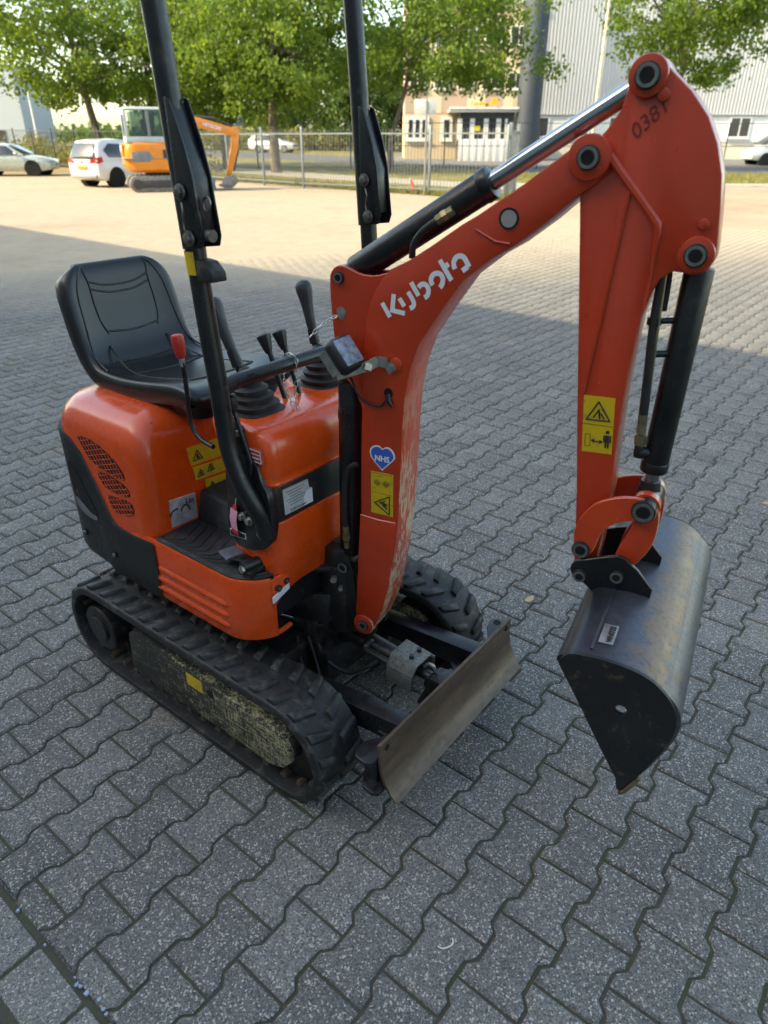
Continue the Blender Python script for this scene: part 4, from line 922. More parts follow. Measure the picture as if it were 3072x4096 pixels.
for s, bx in ((-1, -.244), (1, -.225)):
    g.add([BPt(bx+s*.004, 1.1335, nA), BPt(bx-s*.004, 1.1335+.0055, nA), BPt(bx-s*.004, 1.1335-.0055, nA)], [(0, 1, 2)])
for a, b in (((-.262, 1.147), (-.251, 1.148)), ((-.251, 1.148), (-.248, 1.120)), ((-.248, 1.120), (-.259, 1.119)), ((-.259, 1.119), (-.262, 1.147))): lineB(g, a, b, .001, nA)
part(g, 'warning_print', PRINT, as_)

# ---------------------------------------------------------------- hydraulic cylinders of boom and arm
def ram(a, b, c, r, rr, name, rodm=CHROME):
    """a base, b end of barrel, c rod end (boom plane coords) on the centre line"""
    A_, B_, C_ = BPt(*a, MID), BPt(*b, MID), BPt(*c, MID)
    g = G(); g.cyl(A_, B_, r, n=28); d = (B_-A_).normalized(); g.cyl(B_-d*.022, B_+d*.004, r*1.06, n=28); o = part(g, name, BLACK, bevel=.004)
    g = G(); g.cyl(B_, C_, rr, n=24); part(g, 'piston_rod', rodm, o); return o
ac = ram((-.868, 1.441), (-.538, 1.643), (-.262, 1.812), .0335, .0190, 'arm_cylinder')
g = G(); g.cyl(BPt(-.8871, 1.4305, .030), BPt(-.8871, 1.4305, BW-.03), .026); g.cyl(BPt(-.8871, 1.4305, MID), BPt(-.855, 1.449, MID), .024); part(g, 'cylinder_eye', BLACK, ac)
g = G(); g.cyl(BPt(*ATOP, .036), BPt(*ATOP, BW-.036), .027); part(g, 'cylinder_eye', BLACK, ac)
g = G(); g.tube(bez([BPt(-.700, 1.487, .020), BPt(-.695, 1.515, .015), BPt(-.672, 1.545, .012), BPt(-.640, 1.568, .014), BPt(-.612, 1.585, .018)], 6), .0078, 10); hz_ = part(g, 'hydraulic_hose', HOSE, ac)
g = G(); g.cyl(BPt(-.640, 1.568, .014), BPt(-.605, 1.590, .018), .0105, n=8); g.cyl(BPt(-.628, 1.576, .015), BPt(-.618, 1.582, .017), .0130, n=6); part(g, 'hose_fitting', BRASS, ac)
bc = ram((-.8980, .640), (-.887, 1.185), (-.885, 1.30), .0345, .016, 'boom_cylinder')
g = G(); g.cyl(BPt(-.900, .625, MID), BPt(-.8985, .66, MID), .022); g.cyl(BPt(-.9, .605, .025), BPt(-.9, .605, BW-.025), .03); part(g, 'cylinder_eye', GREASE, bc)
g = G(); g.cyl(BPt(-.8895, 1.060, MID), BPt(-.889, 1.085, MID), .0362, n=28); part(g, 'cylinder_collar', BLACK, bc)
g = G(); g.tube(bez([BPt(-.842, .955, .0), BPt(-.868, .935, -.002), BPt(-.882, .880, -.002), BPt(-.886, .800, 0), BPt(-.884, .745, .002)], 6), .0078, 10); part(g, 'hydraulic_hose', HOSE, bc)
g = G(); g.cyl(BPt(-.884, .752, .002), BPt(-.884, .705, .004), .0098, n=8); g.cyl(BPt(-.884, .70, .004), BPt(-.884, .680, .006), .0082); g.cyl(BPt(-.884, .725, .003), BPt(-.884, .712, .004), .0122, n=6); part(g, 'hose_fitting', BRASS, bc)
kc = ram((-.1010, 1.505), (-.110, 1.072), (-.1110, 1.02), .0285, .0155, 'bucket_cylinder')
g = G(); g.cyl(BPt(-.111, 1.045, MID), BPt(-.1115, 1.012, MID), .021, .027, n=20); g.cyl(BPt(*LNK, .028), BPt(*LNK, BW-.028), .030, n=24); part(g, 'cylinder_eye', BLACK, kc)
g = G(); g.cyl(BPt(*LNK, .006), BPt(*LNK, .028), .031, n=24); g.cyl(BPt(*LNK, BW-.028), BPt(*LNK, BW-.006), .031, n=24); part(g, 'link_bush', LINKP, kc)
g = G(); g.tube(bez([BPt(-.172, 1.52, .040), BPt(-.164, 1.484, .034), BPt(-.163, 1.405, .028), BPt(-.156, 1.30, .026), BPt(-.151, 1.21, .028), BPt(-.149, 1.165, .030)], 5), .0098, 10)
g.tube(bez([BPt(-.158, 1.52, .048), BPt(-.152, 1.484, .044), BPt(-.150, 1.42, .04)], 5), .006, 8); part(g, 'hydraulic_hose', HOSE, kc)
g = G(); g.tube(bez([BPt(-.157, 1.49, .028), BPt(-.153, 1.40, .022), BPt(-.148, 1.30, .024), BPt(-.146, 1.21, .026)], 5), .0028, 6); part(g, 'hose_stripe', BRASS, kc)
g = G(); g.cyl(BPt(-.1510, 1.205, .028), BPt(-.148, 1.16, .030), .0105, n=8); g.cyl(BPt(-.148, 1.158, .030), BPt(-.1465, 1.135, .031), .0125, n=6); part(g, 'hose_fitting', BRASS, kc)
g = G(); g.cyl(BPt(-.1465, 1.135, .031), BPt(-.146, 1.105, .032), .0105); g.cyl(BPt(-.150, 1.115, .031), BPt(-.125, 1.115, .045), .0135, n=12); part(g, 'hose_elbow', BLACK, kc, bevel=.003)
g = G(); g.cyl(BPt(-.163, 1.408, .030), BPt(-.163, 1.393, .030), .0145, n=12); g.cyl(BPt(-.163, 1.40, .030), BPt(-.125, 1.402, .05), .0065); part(g, 'hose_clamp', BLACK, kc)
g = G(); g.cyl(BPt(-.152, 1.335, .03), BPt(-.12, 1.335, .05), .0075); part(g, 'hose_clamp', BLACK, kc)

# ---------------------------------------------------------------- bucket linkage
LINK1 = [(-.2493,.8943),(-.2505,.9167),(-.2416,.9493),(-.2207,.9861),(-.1963,1.0055),(-.1652,1.0195),(-.1351,1.0256),(-.1107,1.0269),(-.0909,1.0201),(-.0803,1.0042),(-.0815,.9871),(-.092,.9761),(-.1085,.971),(-.1242,.9701),(-.1493,.9617),(-.166,.9506),(-.1793,.9372),(-.1877,.925),(-.1924,.9096),(-.1951,.8925),(-.2009,.8672),(-.2149,.8509),(-.2324,.848),(-.246,.8634)]
LINK2 = [(-.1300,.9751),(-.1310,.9941),(-.1237,1.0107),(-.1094,1.0207),(-.0898,1.0169),(-.0796,1.0013),(-.0741,.9799),(-.0732,.957),(-.0735,.9316),(-.0785,.9044),(-.089,.8792),(-.1028,.8541),(-.1125,.8319),(-.1216,.8103),(-.1382,.8045),(-.1530,.8162),(-.1560,.8362),(-.1517,.8695),(-.1455,.893),(-.1363,.914),(-.1283,.9347),(-.1236,.9517)]
LK1 = smoothpoly(LINK1, 1); LK2 = smoothpoly(LINK2, 1)
for n0, n1 in ((-.014, -.002), (BW+.002, BW+.014)): part(slabB(LK1, n0, n1), 'side_link', LINKP, bevel=.0018, seg=1)
l2 = part(slabB(LK2, .000, .026), 'bucket_link', LINKP, bevel=.003); part(slabB(LK2, BW-.026, BW), 'bucket_link', LINKP, bevel=.003)
g = G(); g.cyl(BPt(*BK2, .024), BPt(*BK2, BW-.024), .022, n=20); part(g, 'link_tube', LINKP, l2)
for c, r, n0 in ((LNK, .026, -.024), (ALOW, .021, -.022)): pinB(c, n0, BW-n0, r, 'link_pin')
# ---------------------------------------------------------------- grading bucket
def bucket_steel():
    m, t, N, L, B = nodes_of('bucket_steel'); u = coords(N, L)
    mp = N.new('ShaderNodeMapping'); L.new(u, mp.inputs[0]); mp.inputs['Rotation'].default_value = (0, 0, -R(10.7)); mp.inputs['Scale'].default_value = (9, .9, 9)
    a = noise(N, L, mp.outputs[0], 1.1, 4, .55); b = noise(N, L, u, 22, 8, .7); d = noise(N, L, u, 90, 6, .7)
    dpn = N.new('ShaderNodeVectorMath'); dpn.operation = 'DOT_PRODUCT'; L.new(u, dpn.inputs[0]); dpn.inputs[1].default_value = (.98261, .18567, 0)
    bb = math_(N, L, 'SUBTRACT', dpn.outputs['Value'], 1.2804)             # distance along the boom: the shell is rubbed bare where it drags
    f = math_(N, L, 'ADD', bb, math_(N, L, 'ADD', math_(N, L, 'MULTIPLY', a, .12), math_(N, L, 'MULTIPLY', b, .12)))
    c = mixc(N, L, ramp(N, L, f, -.08, .04), (.024, .027, .036, 1), (.090, .098, .122, 1)); c = mixc(N, L, ramp(N, L, f, .055, .095), c, (.21, .138, .095, 1)); c = mixc(N, L, ramp(N, L, f, .115, .135), c, (.17, .165, .17, 1))
    c = mixc(N, L, ramp(N, L, d, .50, .72, 0, .75), c, (.045, .040, .042, 1)); rs_ = noise(N, L, u, 12, 8, .75); c = mixc(N, L, ramp(N, L, rs_, .55, .68, 0, .7), c, (.15, .090, .055, 1))
    L.new(c, B.inputs['Base Color']); B.inputs['Metallic'].default_value = .6; L.new(ramp(N, L, b, .3, .7, .28, .52), B.inputs['Roughness']); bumpn(N, L, B, d, .0006, .5); return m
BSTEEL = bucket_steel()
PROF = [(-.1799,.7304),(-.1913,.749),(-.1897,.7657),(-.1741,.783),(-.1553,.7879),(-.1348,.7904),(-.1044,.7929),(-.0739,.7916),(-.0469,.7882),(-.0264,.7833),(-.0054,.7743),(.0094,.7637),(.0249,.7493),(.0372,.7345),(.0471,.7162),(.0526,.6958),(.0545,.6687),(.0511,.6434),(.0455,.62),(.037,.5927),(.0255,.5619),(.0136,.5301),(-.0047,.4916),(-.0207,.4561)]
EDGE = [(-.0287,.4599),(-.035,.4888),(-.0859,.5724),(-.1338,.6546)]
PROFS = [(p.x, p.y) for p in bez([(a, b, 0) for a, b in PROF], 2)]
BWD = .35; TK = .008
def inner(P, d):
    out = []
    for i, p in enumerate(P):
        a, b = P[max(i-1, 0)], P[min(i+1, len(P)-1)]; tx, tz = b[0]-a[0], b[1]-a[1]; l = math.hypot(tx, tz) or 1
        out.append((p[0]-tz/l*d*-1*-1, p[1]+tx/l*d*-1))
    return out
INN = inner(PROFS, TK)
g = G(); ring = PROFS + INN[::-1]
g.prism([BPt(b, z, MID-BWD+.003) for b, z in ring], [BPt(b, z, MID+BWD-.003) for b, z in ring]); bk = part(g, 'bucket', BSTEEL, bevel=0)
def holed(P, c, r, n0, n1, name, m, parent):
    """flat plate with a round hole"""
    k = 24; H = [(c[0]+r*math.cos(2*PI*i/k), c[1]+r*math.sin(2*PI*i/k)) for i in range(k)]
    bm = bmesh.new(); me = bpy.data.meshes.new(name)
    for n_ in (n0, n1):
        vo = [bm.verts.new(BPt(b, z, n_)) for b, z in P]; vh = [bm.verts.new(BPt(b, z, n_)) for b, z in H]
        es = [bm.edges.new((vo[i], vo[(i+1) % len(vo)])) for i in range(len(vo))] + [bm.edges.new((vh[i], vh[(i+1) % k])) for i in range(k)]
        bmesh.ops.triangle_fill(bm, use_beauty=True, use_dissolve=False, edges=es)
        if n_ == n0: keep = (vo, vh)
        else:
            for A_, B_ in zip(keep, (vo, vh)):
                for i in range(len(A_)): bm.faces.new((A_[i], A_[(i+1) % len(A_)], B_[(i+1) % len(A_)], B_[i]))
    bmesh.ops.recalc_face_normals(bm, faces=bm.faces); bm.to_mesh(me); bm.free(); me.materials.append(m)
    o = bpy.data.objects.new(name, me); col.objects.link(o); o.parent = parent; return o
ENDM = mat('bucket_end_black', (.016, .016, .018), .5, .1, var=.3, vscale=10, dirt=((.10, .075, .045), .12, 30), bump=.0006, bscale=150)
FULL = PROFS + EDGE
for n0, n1 in ((MID-BWD-.006, MID-BWD+.0035), (MID+BWD-.0035, MID+BWD+.006)): holed(FULL, (-.0534, .6797), .0125, n0, n1, 'bucket_end_plate', ENDM, bk)
g = G(); P = [(-.0250, .450), (-.0150, .462), (.008, .512), (.0155, .508), (-.008, .455), (-.020, .444)]
part(slabB(P, MID-BWD-.008, MID+BWD+.008, g), 'cutting_edge', steel_worn('edge_steel', (.10, .075, .05), (.26, .20, .12), (6, 6, 6), .4, .6, .5, .5), bk, bevel=.0015)
EAR = [(-.2441,.8159),(-.2422,.8293),(-.2346,.84),(-.2094,.8515),(-.1717,.8686),(-.1393,.88),(-.1252,.8759),(-.1136,.867),(-.0948,.8541),(-.0554,.8136),(-.0560,.785),(-.1573,.778),(-.1829,.7642),(-.2052,.7823),(-.2286,.7946),(-.2407,.804)]
for n0, n1 in ((-.026, -.016), (BW+.016, BW+.026)): part(slabB(EAR, n0, n1), 'bucket_ear', BLACK, bk, bevel=.0015, seg=1)
for c in (BK1, BK2): pinB(c, -.034, BW+.034, .016, 'bucket_pin', bk)
g = G(); g.tube([BPt(-.135, .7915, n_) for n_ in (MID-BWD+.02, -.03)], .0035, 6); part(g, 'weld_bead', BSTEEL, bk)
pl = slabB([(-.128, .7922), (-.098, .7940), (-.098, .7965), (-.128, .7950)], -.245, -.175); lp = part(pl, 'maker_plate', mat('plate_alloy', (.36, .37, .38), .4, .7, var=.2, vscale=60), bk, bevel=.001)
_o = BPt(-.103, .7968, -.240); _x = BPt(-.103, .7968, -.18)-_o; _y = (BPt(-.125, .7958, -.240)-_o)*-1
text_mesh('plate_lettering', 'WHITES', .022, PRINT, lp, BPt(-.1025, .7970, -.240), BN, BD*-1-UP*.06, depth=.0006, bold=.0012, fit=.058)

# ---------------------------------------------------------------- work lamp on the boom
def rot_box(c, dims, ax, ay, az):
    c = Vector(c); V = [c + ax*(sx*dims[0]/2) + ay*(sy*dims[1]/2) + az*(sz*dims[2]/2) for sx in (-1, 1) for sy in (-1, 1) for sz in (-1, 1)]
    g = G(); g.add(V, [(0,1,3,2),(4,6,7,5),(0,4,5,1),(2,3,7,6),(0,2,6,4),(1,5,7,3)]); return g
LC = BPt(-.8330, 1.272, -.055)
lf = (BD*.66 - BN*.34 + UP*.62).normalized()                       # the way the lamp looks
lx = (BD*.60 - BN*.10 - UP*.78); lx = (lx - lf*lx.dot(lf)).normalized(); ly = lf.cross(lx)
lamp = part(rot_box(LC-lf*.016, (.092, .074, .054), lx, ly, lf), 'work_lamp', BLKPL, bevel=.021, seg=4)
part(rot_box(LC+lf*.0100, (.070, .052, .006), lx, ly, lf), 'lamp_lens', mat('lamp_lens', (.22, .25, .32), .16, .0, var=.5, vscale=60, coat=.7), lamp, bevel=.003)
g = G()
sgn_ = 1 if ly.dot(Vector((1.56, -1.36, 1.72))-LC) > 0 else -1
Q = [LC-lx*.030+ly*sgn_*.041-lf*.030, LC+lx*.034+ly*sgn_*.041-lf*.028, BPt(-.7900, 1.238, -.030), BPt(-.772, 1.2475, -.010), BPt(-.748, 1.245, -.006), BPt(-.733, 1.225, -.004)]
for a, b in zip(Q, Q[1:]):
    d = (b-a); t_ = d.normalized(); w_ = t_.cross(UP if abs(t_.z) < .8 else BN).normalized(); u_ = w_.cross(t_)
    g.add([a+w_*.003+u_*.012, a-w_*.003+u_*.012, a-w_*.003-u_*.012, a+w_*.003-u_*.012, b+w_*.003+u_*.012, b-w_*.003+u_*.012, b-w_*.003-u_*.012, b+w_*.003-u_*.012], [(0,1,2,3),(4,7,6,5),(0,4,5,1),(1,5,6,2),(2,6,7,3),(3,7,4,0)])
part(g, 'lamp_bracket', GALV, lamp)
g = G(); g.cyl(BPt(-.785, 1.244, -.032), BPt(-.785, 1.230, -.040), .010, n=6); g.cyl(BPt(-.738, 1.233, -.004), BPt(-.738, 1.233, -.014), .009, n=6); part(g, 'bolt', BOLT, lamp)
boss((-.728, 1.243), .016, -.006, .004, 'lamp_boss', ARMP, boom)
g = G(); g.tube(bez([LC-ly*.02-lf*.02+lx*.03, BPt(-.845, 1.19, -.012), BPt(-.832, 1.155, -.008), BPt(-.800, 1.133, -.006), BPt(-.768, 1.132, -.006), BPt(-.752, 1.150, -.010), BPt(-.748, 1.166, .003)], 6), .0032, 8); part(g, 'lamp_cable', HOSE, lamp)
g = G(); g.cyl(BPt(-.7480, 1.168, -.0015), BPt(-.748, 1.168, .01), .012, n=18); part(g, 'cable_hole', MATS['dark_hole'], boom)
g = G(); g.tube([BPt(-.748, 1.165, -.004), BPt(-.742, 1.15, -.010), BPt(-.734, 1.137, -.008)], [.007, .006, .004], 8); part(g, 'cable_plug', BLACK, boom)
g = G(); g.add([BPt(-.8835+.012*math.cos(a)*(1+.25*math.sin(3*a)), 1.3470+.016*math.sin(a), .0088) for a in np.linspace(0, 2*PI, 14)[:-1]], [tuple(range(13))]); part(g, 'bare_patch', GALV, boom)
# ---------------------------------------------------------------- swing gear
g = G(); g.cyl((.350, -.015, .36), (.350, -.015, .60), .070, n=28); g.cyl((.350, -.015, .595), (.350, -.015, .655), .062, .056, n=28)
g.prism([(.20, -.15, .40), (.36, -.11, .40), (.36, .12, .40), (.20, .15, .40)], [(.20, -.15, .47), (.36, -.085, .50), (.36, .09, .50), (.20, .15, .47)])
g.prism([(.24, -.17, .575), (.40, -.06, .58), (.40, .06, .58), (.24, .17, .575)], [(.24, -.17, .595), (.40, -.06, .60), (.40, .06, .60), (.24, .17, .595)])
sw = part(g, 'swing_post', GREASE, bevel=.006)
g = G(); g.cyl((.350, -.015, .654), (.350, -.015, .661), .026, n=20); part(g, 'kingpin', RUSTT, sw, bevel=.002)
g = slabB([(-.955, .36), (-.80, .385), (-.79, .44), (-.81, .475), (-.86, .50), (-.87, .60), (-.885, .645), (-.925, .645), (-.955, .60)], .012, .034); slabB([(-.955, .36), (-.80, .385), (-.79, .44), (-.81, .475), (-.86, .50), (-.87, .60), (-.885, .645), (-.925, .645), (-.955, .60)], BW-.034, BW-.012, g)
slabB([(-.955, .38), (-.87, .40), (-.875, .52), (-.955, .54)], .03, BW-.03, g); part(g, 'swing_bracket', GREASE, sw, bevel=.005)
pinB((-.900, .605), .003, BW-.003, .018, 'bracket_pin', sw)
g = G(); g.prism([(.265, -.115, .345), (.33, -.105, .345), (.40, -.03, .38), (.34, .0, .38)], [(.265, -.115, .38), (.33, -.105, .38), (.40, -.03, .44), (.34, .0, .44)]); g.cyl((.286, -.085, .30), (.286, -.085, .395), .037, n=24); part(g, 'swing_lever', GREASE, sw, bevel=.005)
g = G(); g.cyl((.286, -.085, .395), (.286, -.085, .406), .027, n=20); g.cyl((.312, -.060, .395), (.312, -.060, .412), .012, n=6); part(g, 'swing_pin', mat('worn_pin', (.20, .19, .18), .4, .7, var=.3, vscale=50), sw, bevel=.002)
g = G(); g.cyl((.06, -.150, .365), (.255, -.093, .365), .016, n=18); sr = part(g, 'swing_rod', CHROME); g = G(); g.cyl((-.15, -.212, .365), (.10, -.138, .365), .033, n=20); part(g, 'swing_cylinder', GREASE, sr); g = G(); g.cyl((.225, -.102, .365), (.27, -.090, .365), .027, .033, n=20); part(g, 'rod_end', GREASE, sr)
for path in ([(.29, -.10, .34), (.315, -.10, .29), (.36, -.10, .245), (.43, -.09, .235), (.49, -.07, .275), (.52, -.05, .305)], [(.26, -.14, .33), (.28, -.15, .25), (.33, -.16, .20)], [(.29, -.12, .33), (.33, -.13, .25), (.37, -.15, .20)], [(.16, -.16, .36), (.17, -.165, .30), (.175, -.17, .25)]):
    g = G(); g.tube(bez(path, 6), .0075 if len(path) > 4 else .0055, 10); part(g, 'hydraulic_hose', HOSE)
for c, rr in (((.385, -.092, .575), .010), ((.405, -.085, .548), .007)):
    g = G(); g.cyl(c, (c[0]+.008, c[1]-.012, c[2]), rr, n=8); part(g, 'grease_nipple', BOLT, sw)
# ---------------------------------------------------------------- things hanging on the machine
GOLD = mat('chain_steel', (.55, .54, .50), .3, .9, var=.25, vscale=80)
ch = empty('safety_chain', tuple(MX.matrix_basis @ Vector((.22, -.06, 1.205))), R(-37.9)); tag(ch, 'thin bright metal chain looped over the black grab rail between the levers', 'chain')
def links(path, parent):
    P = bez(path, 10); acc = 0; k = 0
    for a, b in zip(P, P[1:]):
        acc += (b-a).length
        if acc < .013: continue
        acc = 0; d = (b-a).normalized(); s_ = d.orthogonal().normalized()
        if k % 2: s_ = d.cross(s_)
        g = G(); g.tube([b + d*.0085*math.cos(t) + s_*.0042*math.sin(t) for t in np.linspace(0, 2*PI, 11)], .0014, 5, caps=False); o = g.build('chain_link', GOLD, parent); k += 1
links([(-.022, .0, -.02), (-.012, 0, .0), (.004, 0, .007), (.022, .005, -.003), (.026, .0, -.05), (.030, -.01, -.10), (.042, -.01, -.15), (.050, -.012, -.185)], ch)
links([(-.021, .0, -.03), (-.010, -.01, -.07), (.020, -.02, -.115), (.044, -.02, -.155), (.056, -.018, -.195)], ch)
lk = empty('lamp_chain', tuple(MX.matrix_basis @ (BPt(-.885, 1.345, 0))), R(-37.9)); tag(lk, 'short bright chain tying the work lamp to the boom bracket', 'chain')
links([(.0, .0, .0), (-.018, -.012, -.012), (-.038, -.03, -.030), (-.05, -.05, -.05)], lk)
tg = empty('paper_tag', tuple(MX.matrix_basis @ Vector((.190, -.275, .856))), R(-37.9)); tag(tg, 'pink paper tag with red ends hanging under the near roll bar post', 'tag')
PINK = mat('tag_pink', (.62, .30, .42), .6, var=.1); REDT = mat('tag_red', (.55, .02, .035), .55, var=.1)
def ribbon(P, w, m, name):
    g = G(); ax_ = Vector((.96, -.2, 0)).normalized(); rows_ = []
    for p in P: rows_ += [Vector(p)-ax_*w/2, Vector(p)+ax_*w/2]
    n_ = len(P); g.add([p + Vector((0, .0006, 0)) for p in rows_] + [p - Vector((0, .0006, 0)) for p in rows_], [(2*i, 2*i+1, 2*i+3, 2*i+2) for i in range(n_-1)] + [(2*n_+2*i, 2*n_+2*i+2, 2*n_+2*i+3, 2*n_+2*i+1) for i in range(n_-1)]); g.build(name, m, tg)
ribbon([(.010, -.004, -.020), (.006, -.006, -.033)], .018, REDT, 'tag_top'); ribbon([(.006, -.006, -.0335), (.003, -.011, -.065), (.002, -.008, -.098)], .036, PINK, 'tag_sheet'); ribbon([(.002, -.008, -.0985), (.002, -.006, -.114)], .036, REDT, 'tag_end')
g = G(); g.tube([(.012, 0, .0), (.010, -.003, -.020)], .001, 5); g.build('tag_string', WHITEP, tg)
# ------------------------------------------------------------------ hall behind the camera: its roof edge throws the shade on the yard
SN = Vector((.658, .753, 0)); ST = Vector((.753, -.658, 0)); SD = -11.0
SH = (6.8 - SD)*math.tan(SUN_EL)/SUN_D.dot(SN)
hall = empty('storage_hall', tuple(SN*SD)); hall.rotation_euler = (0, 0, math.atan2(ST.y, ST.x))
tag(hall, 'long grey clad storage hall standing behind the camera', 'building')
CLAD = mat('grey_cladding', (.30, .31, .32), .55, var=.08)
g = G(); L0, L1 = -75, 60; n_ = 270; V = []
for i in range(n_+1):
    x = L0 + (L1-L0)*i/n_; y = -.04 if i % 2 else 0.0
    V += [(x, y, .6), (x, y, SH-.12)]
g.add(V, [(2*i, 2*i+2, 2*i+3, 2*i+1) for i in range(n_)]); g.build('cladding', CLAD, hall, smooth=False)
g = G(); g.box(((L0+L1)/2, -12.1, SH/2-.1), (L1-L0, 24, SH-.2)); g.build('hall_body', mat('hall_inner', (.25, .25, .25), .8), hall)
g = G(); g.box(((L0+L1)/2, -12, SH-.06), (L1-L0+.2, 24.3, .12)); g.build('roof_edge', mat('roof_trim', (.12, .13, .14), .5), hall)
g = G(); g.box(((L0+L1)/2, .02, .3), (L1-L0, .12, .6)); g.build('plinth', mat('plinth_concrete', (.28, .27, .26), .9), hall)

# ------------------------------------------------------------------ bar fence on the far side of the yard
STEEL = mat('fence_steel', (.19, .21, .22), .5, .4, var=.15, vscale=4)
DKST = mat('fence_dark', (.06, .07, .07), .5, .3, var=.2, vscale=4)
def fence(a, b, label, m, h=2.0, pitch=.135, post_every=2.75, bars=True, top=.16, name='bar_fence', cat='fence'):
    a, b = Vector(a), Vector(b); d = b-a; Ln = d.length; d.normalize(); rz = math.atan2(d.y, d.x)
    f = empty(name, (a.x, a.y, 0), rz); tag(f, label, cat)
    base = lambda s: rise((a+d*s).y)
    k = 0; s = 0.0; npan = max(1, round(Ln/post_every)); step = Ln/npan
    pg = G(); pg.box((0, 0, h/2+.04), (.07, .07, h+.12)); p0 = None
    for i in range(npan+1):
        if p0 is None: p0 = pg.build('fence_post', m, f, bevel=.006); o = p0
        else: o = copy_of(p0, 'fence_post', f)
        o.location = (i*step, 0, base(i*step))
    for i in range(npan):
        for z in ((.16, h-top)):
            r_ = G(); z0, z1 = base(i*step), base((i+1)*step)
            r_.prism([(i*step, -.02, z0+z), (i*step, .02, z0+z), (i*step, .02, z0+z+.045), (i*step, -.02, z0+z+.045)], [((i+1)*step, -.02, z1+z), ((i+1)*step, .02, z1+z), ((i+1)*step, .02, z1+z+.045), ((i+1)*step, -.02, z1+z+.045)]); r_.build('fence_rail', m, f)
    if bars:
        bg = G(); bg.cyl((0, 0, .06), (0, 0, h), .0095, n=6); b0 = None; nb = int(Ln/pitch)
        for i in range(1, nb):
            if abs((i*pitch/step) - round(i*pitch/step))*step < .05: continue
            if b0 is None: b0 = bg.build('fence_bar', m, f); o = b0
            else: o = copy_of(b0, 'fence_bar', f)
            o.location = (i*pitch, 0, base(i*pitch))
    return f
P3 = Vector((1.57, 25.52, 0)); P2 = Vector((-3.13, 29.73, 0)); P1 = Vector((-5.72, 33.04, 0))
fence((3.85, 24.6, 0), P2, 'light steel bar fence in front of the entrance building, nearest the yard', STEEL, post_every=3.2)
fence(P2, (-8.6, 35.6, 0), 'light steel bar fence behind the orange excavator', STEEL, post_every=3.2)
fence((-8.7, 35.7, 0), (-34, 62.5, 0), 'dark bar fence behind the white car, running off to the left', DKST, pitch=.26, post_every=3.4, top=.06)
# gate at the right end
gt = empty('gate', (3.95, 24.75, 0), R(74)); tag(gt, 'steel bar gate standing open at the right end of the fence', 'gate')
for x in (0, 2.15):
    g = G(); g.box((x, 0, 1.08), (.11, .11, 2.16)); g.build('gate_post', STEEL, gt, bevel=.008)
for z in (.2, 1.1, 1.9):
    g = G(); g.box((1.08, 0, z), (2.05, .04, .05)); g.build('gate_rail', STEEL, gt)
for i in range(14):
    g = G(); g.cyl((.2+i*.135, 0, .2), (.2+i*.135, 0, 1.95), .011, n=6); g.build('gate_bar', STEEL, gt)
# wire fence beyond the road, in front of the buildings
def wire_fence(a, b, label, h, n):
    a, b = Vector(a), Vector(b); f = empty('wire_fence', (a.x, a.y, rise(a.y)), math.atan2((b-a).y, (b-a).x)); tag(f, label, 'fence'); Ln = (b-a).length
    for i in range(n+1):
        g = G(); g.cyl((Ln*i/n, 0, 0), (Ln*i/n, 0, h), .035, n=8); g.build('fence_post', DKST, f)
    for z in (.1, h*.5, h-.05):
        g = G(); g.cyl((0, 0, z), (Ln, 0, z), .018, n=5); g.build('fence_wire', DKST, f)
wire_fence((-13, 46, 0), (31, 46, 0), 'thin dark wire fence stretched across in front of the buildings', 2.45, 8)

# ------------------------------------------------------------------ poles, signs
def pole(name, label, cat, x, y, h, r0, r1, m):
    g = G(); g.cyl((0, 0, 0), (0, 0, h), r0, r1, n=12); o = g.build(name, m); o.location = (x, y, rise(y)); return tag(o, label, cat)
WPOLE = mat('white_pole', (.72, .70, .66), .5, var=.06)
pole('flag_pole', 'thin white pole behind the dark fence at the left', 'pole', -32.6, 74, 7.5, .09, .06, WPOLE)
pole('lamp_pole', 'tall pale lamp post in front of the grey hall', 'lamp post', 10.78, 41, 9.5, .085, .06, mat('pale_pole', (.55, .46, .36), .5))
sg = empty('road_sign', (1.38, 26.33, 0), 0); tag(sg, 'square sign seen from the back on a pale post by the fence', 'sign')
g = G(); g.cyl((0, 0, 0), (0, 0, 2.85), .035, n=10); g.build('sign_post', GALV, sg)
g = G(); g.box((-.05, -.02, 2.62), (.72, .02, .44)); g.build('sign_board', mat('sign_back', (.55, .55, .53), .5), sg, bevel=.006)
g = G(); g.box((0, -.04, 2.62), (.06, .03, .34)); g.build('sign_clamp', GALV, sg)
cn = empty('traffic_marker', (1.02, 26.9, .01), 0); tag(cn, 'small orange traffic marker leaning by the sign post', 'marker')
g = G(); g.cyl((.05, 0, 0), (-.10, 0, .44), .06, .03, n=12); g.build('marker_body', mat('marker_orange', (.75, .11, .02), .5), cn)
g = G(); g.cyl((-.10, 0, .44), (-.12, 0, .50), .032, .03, n=12); g.build('marker_top', WPOLE, cn)

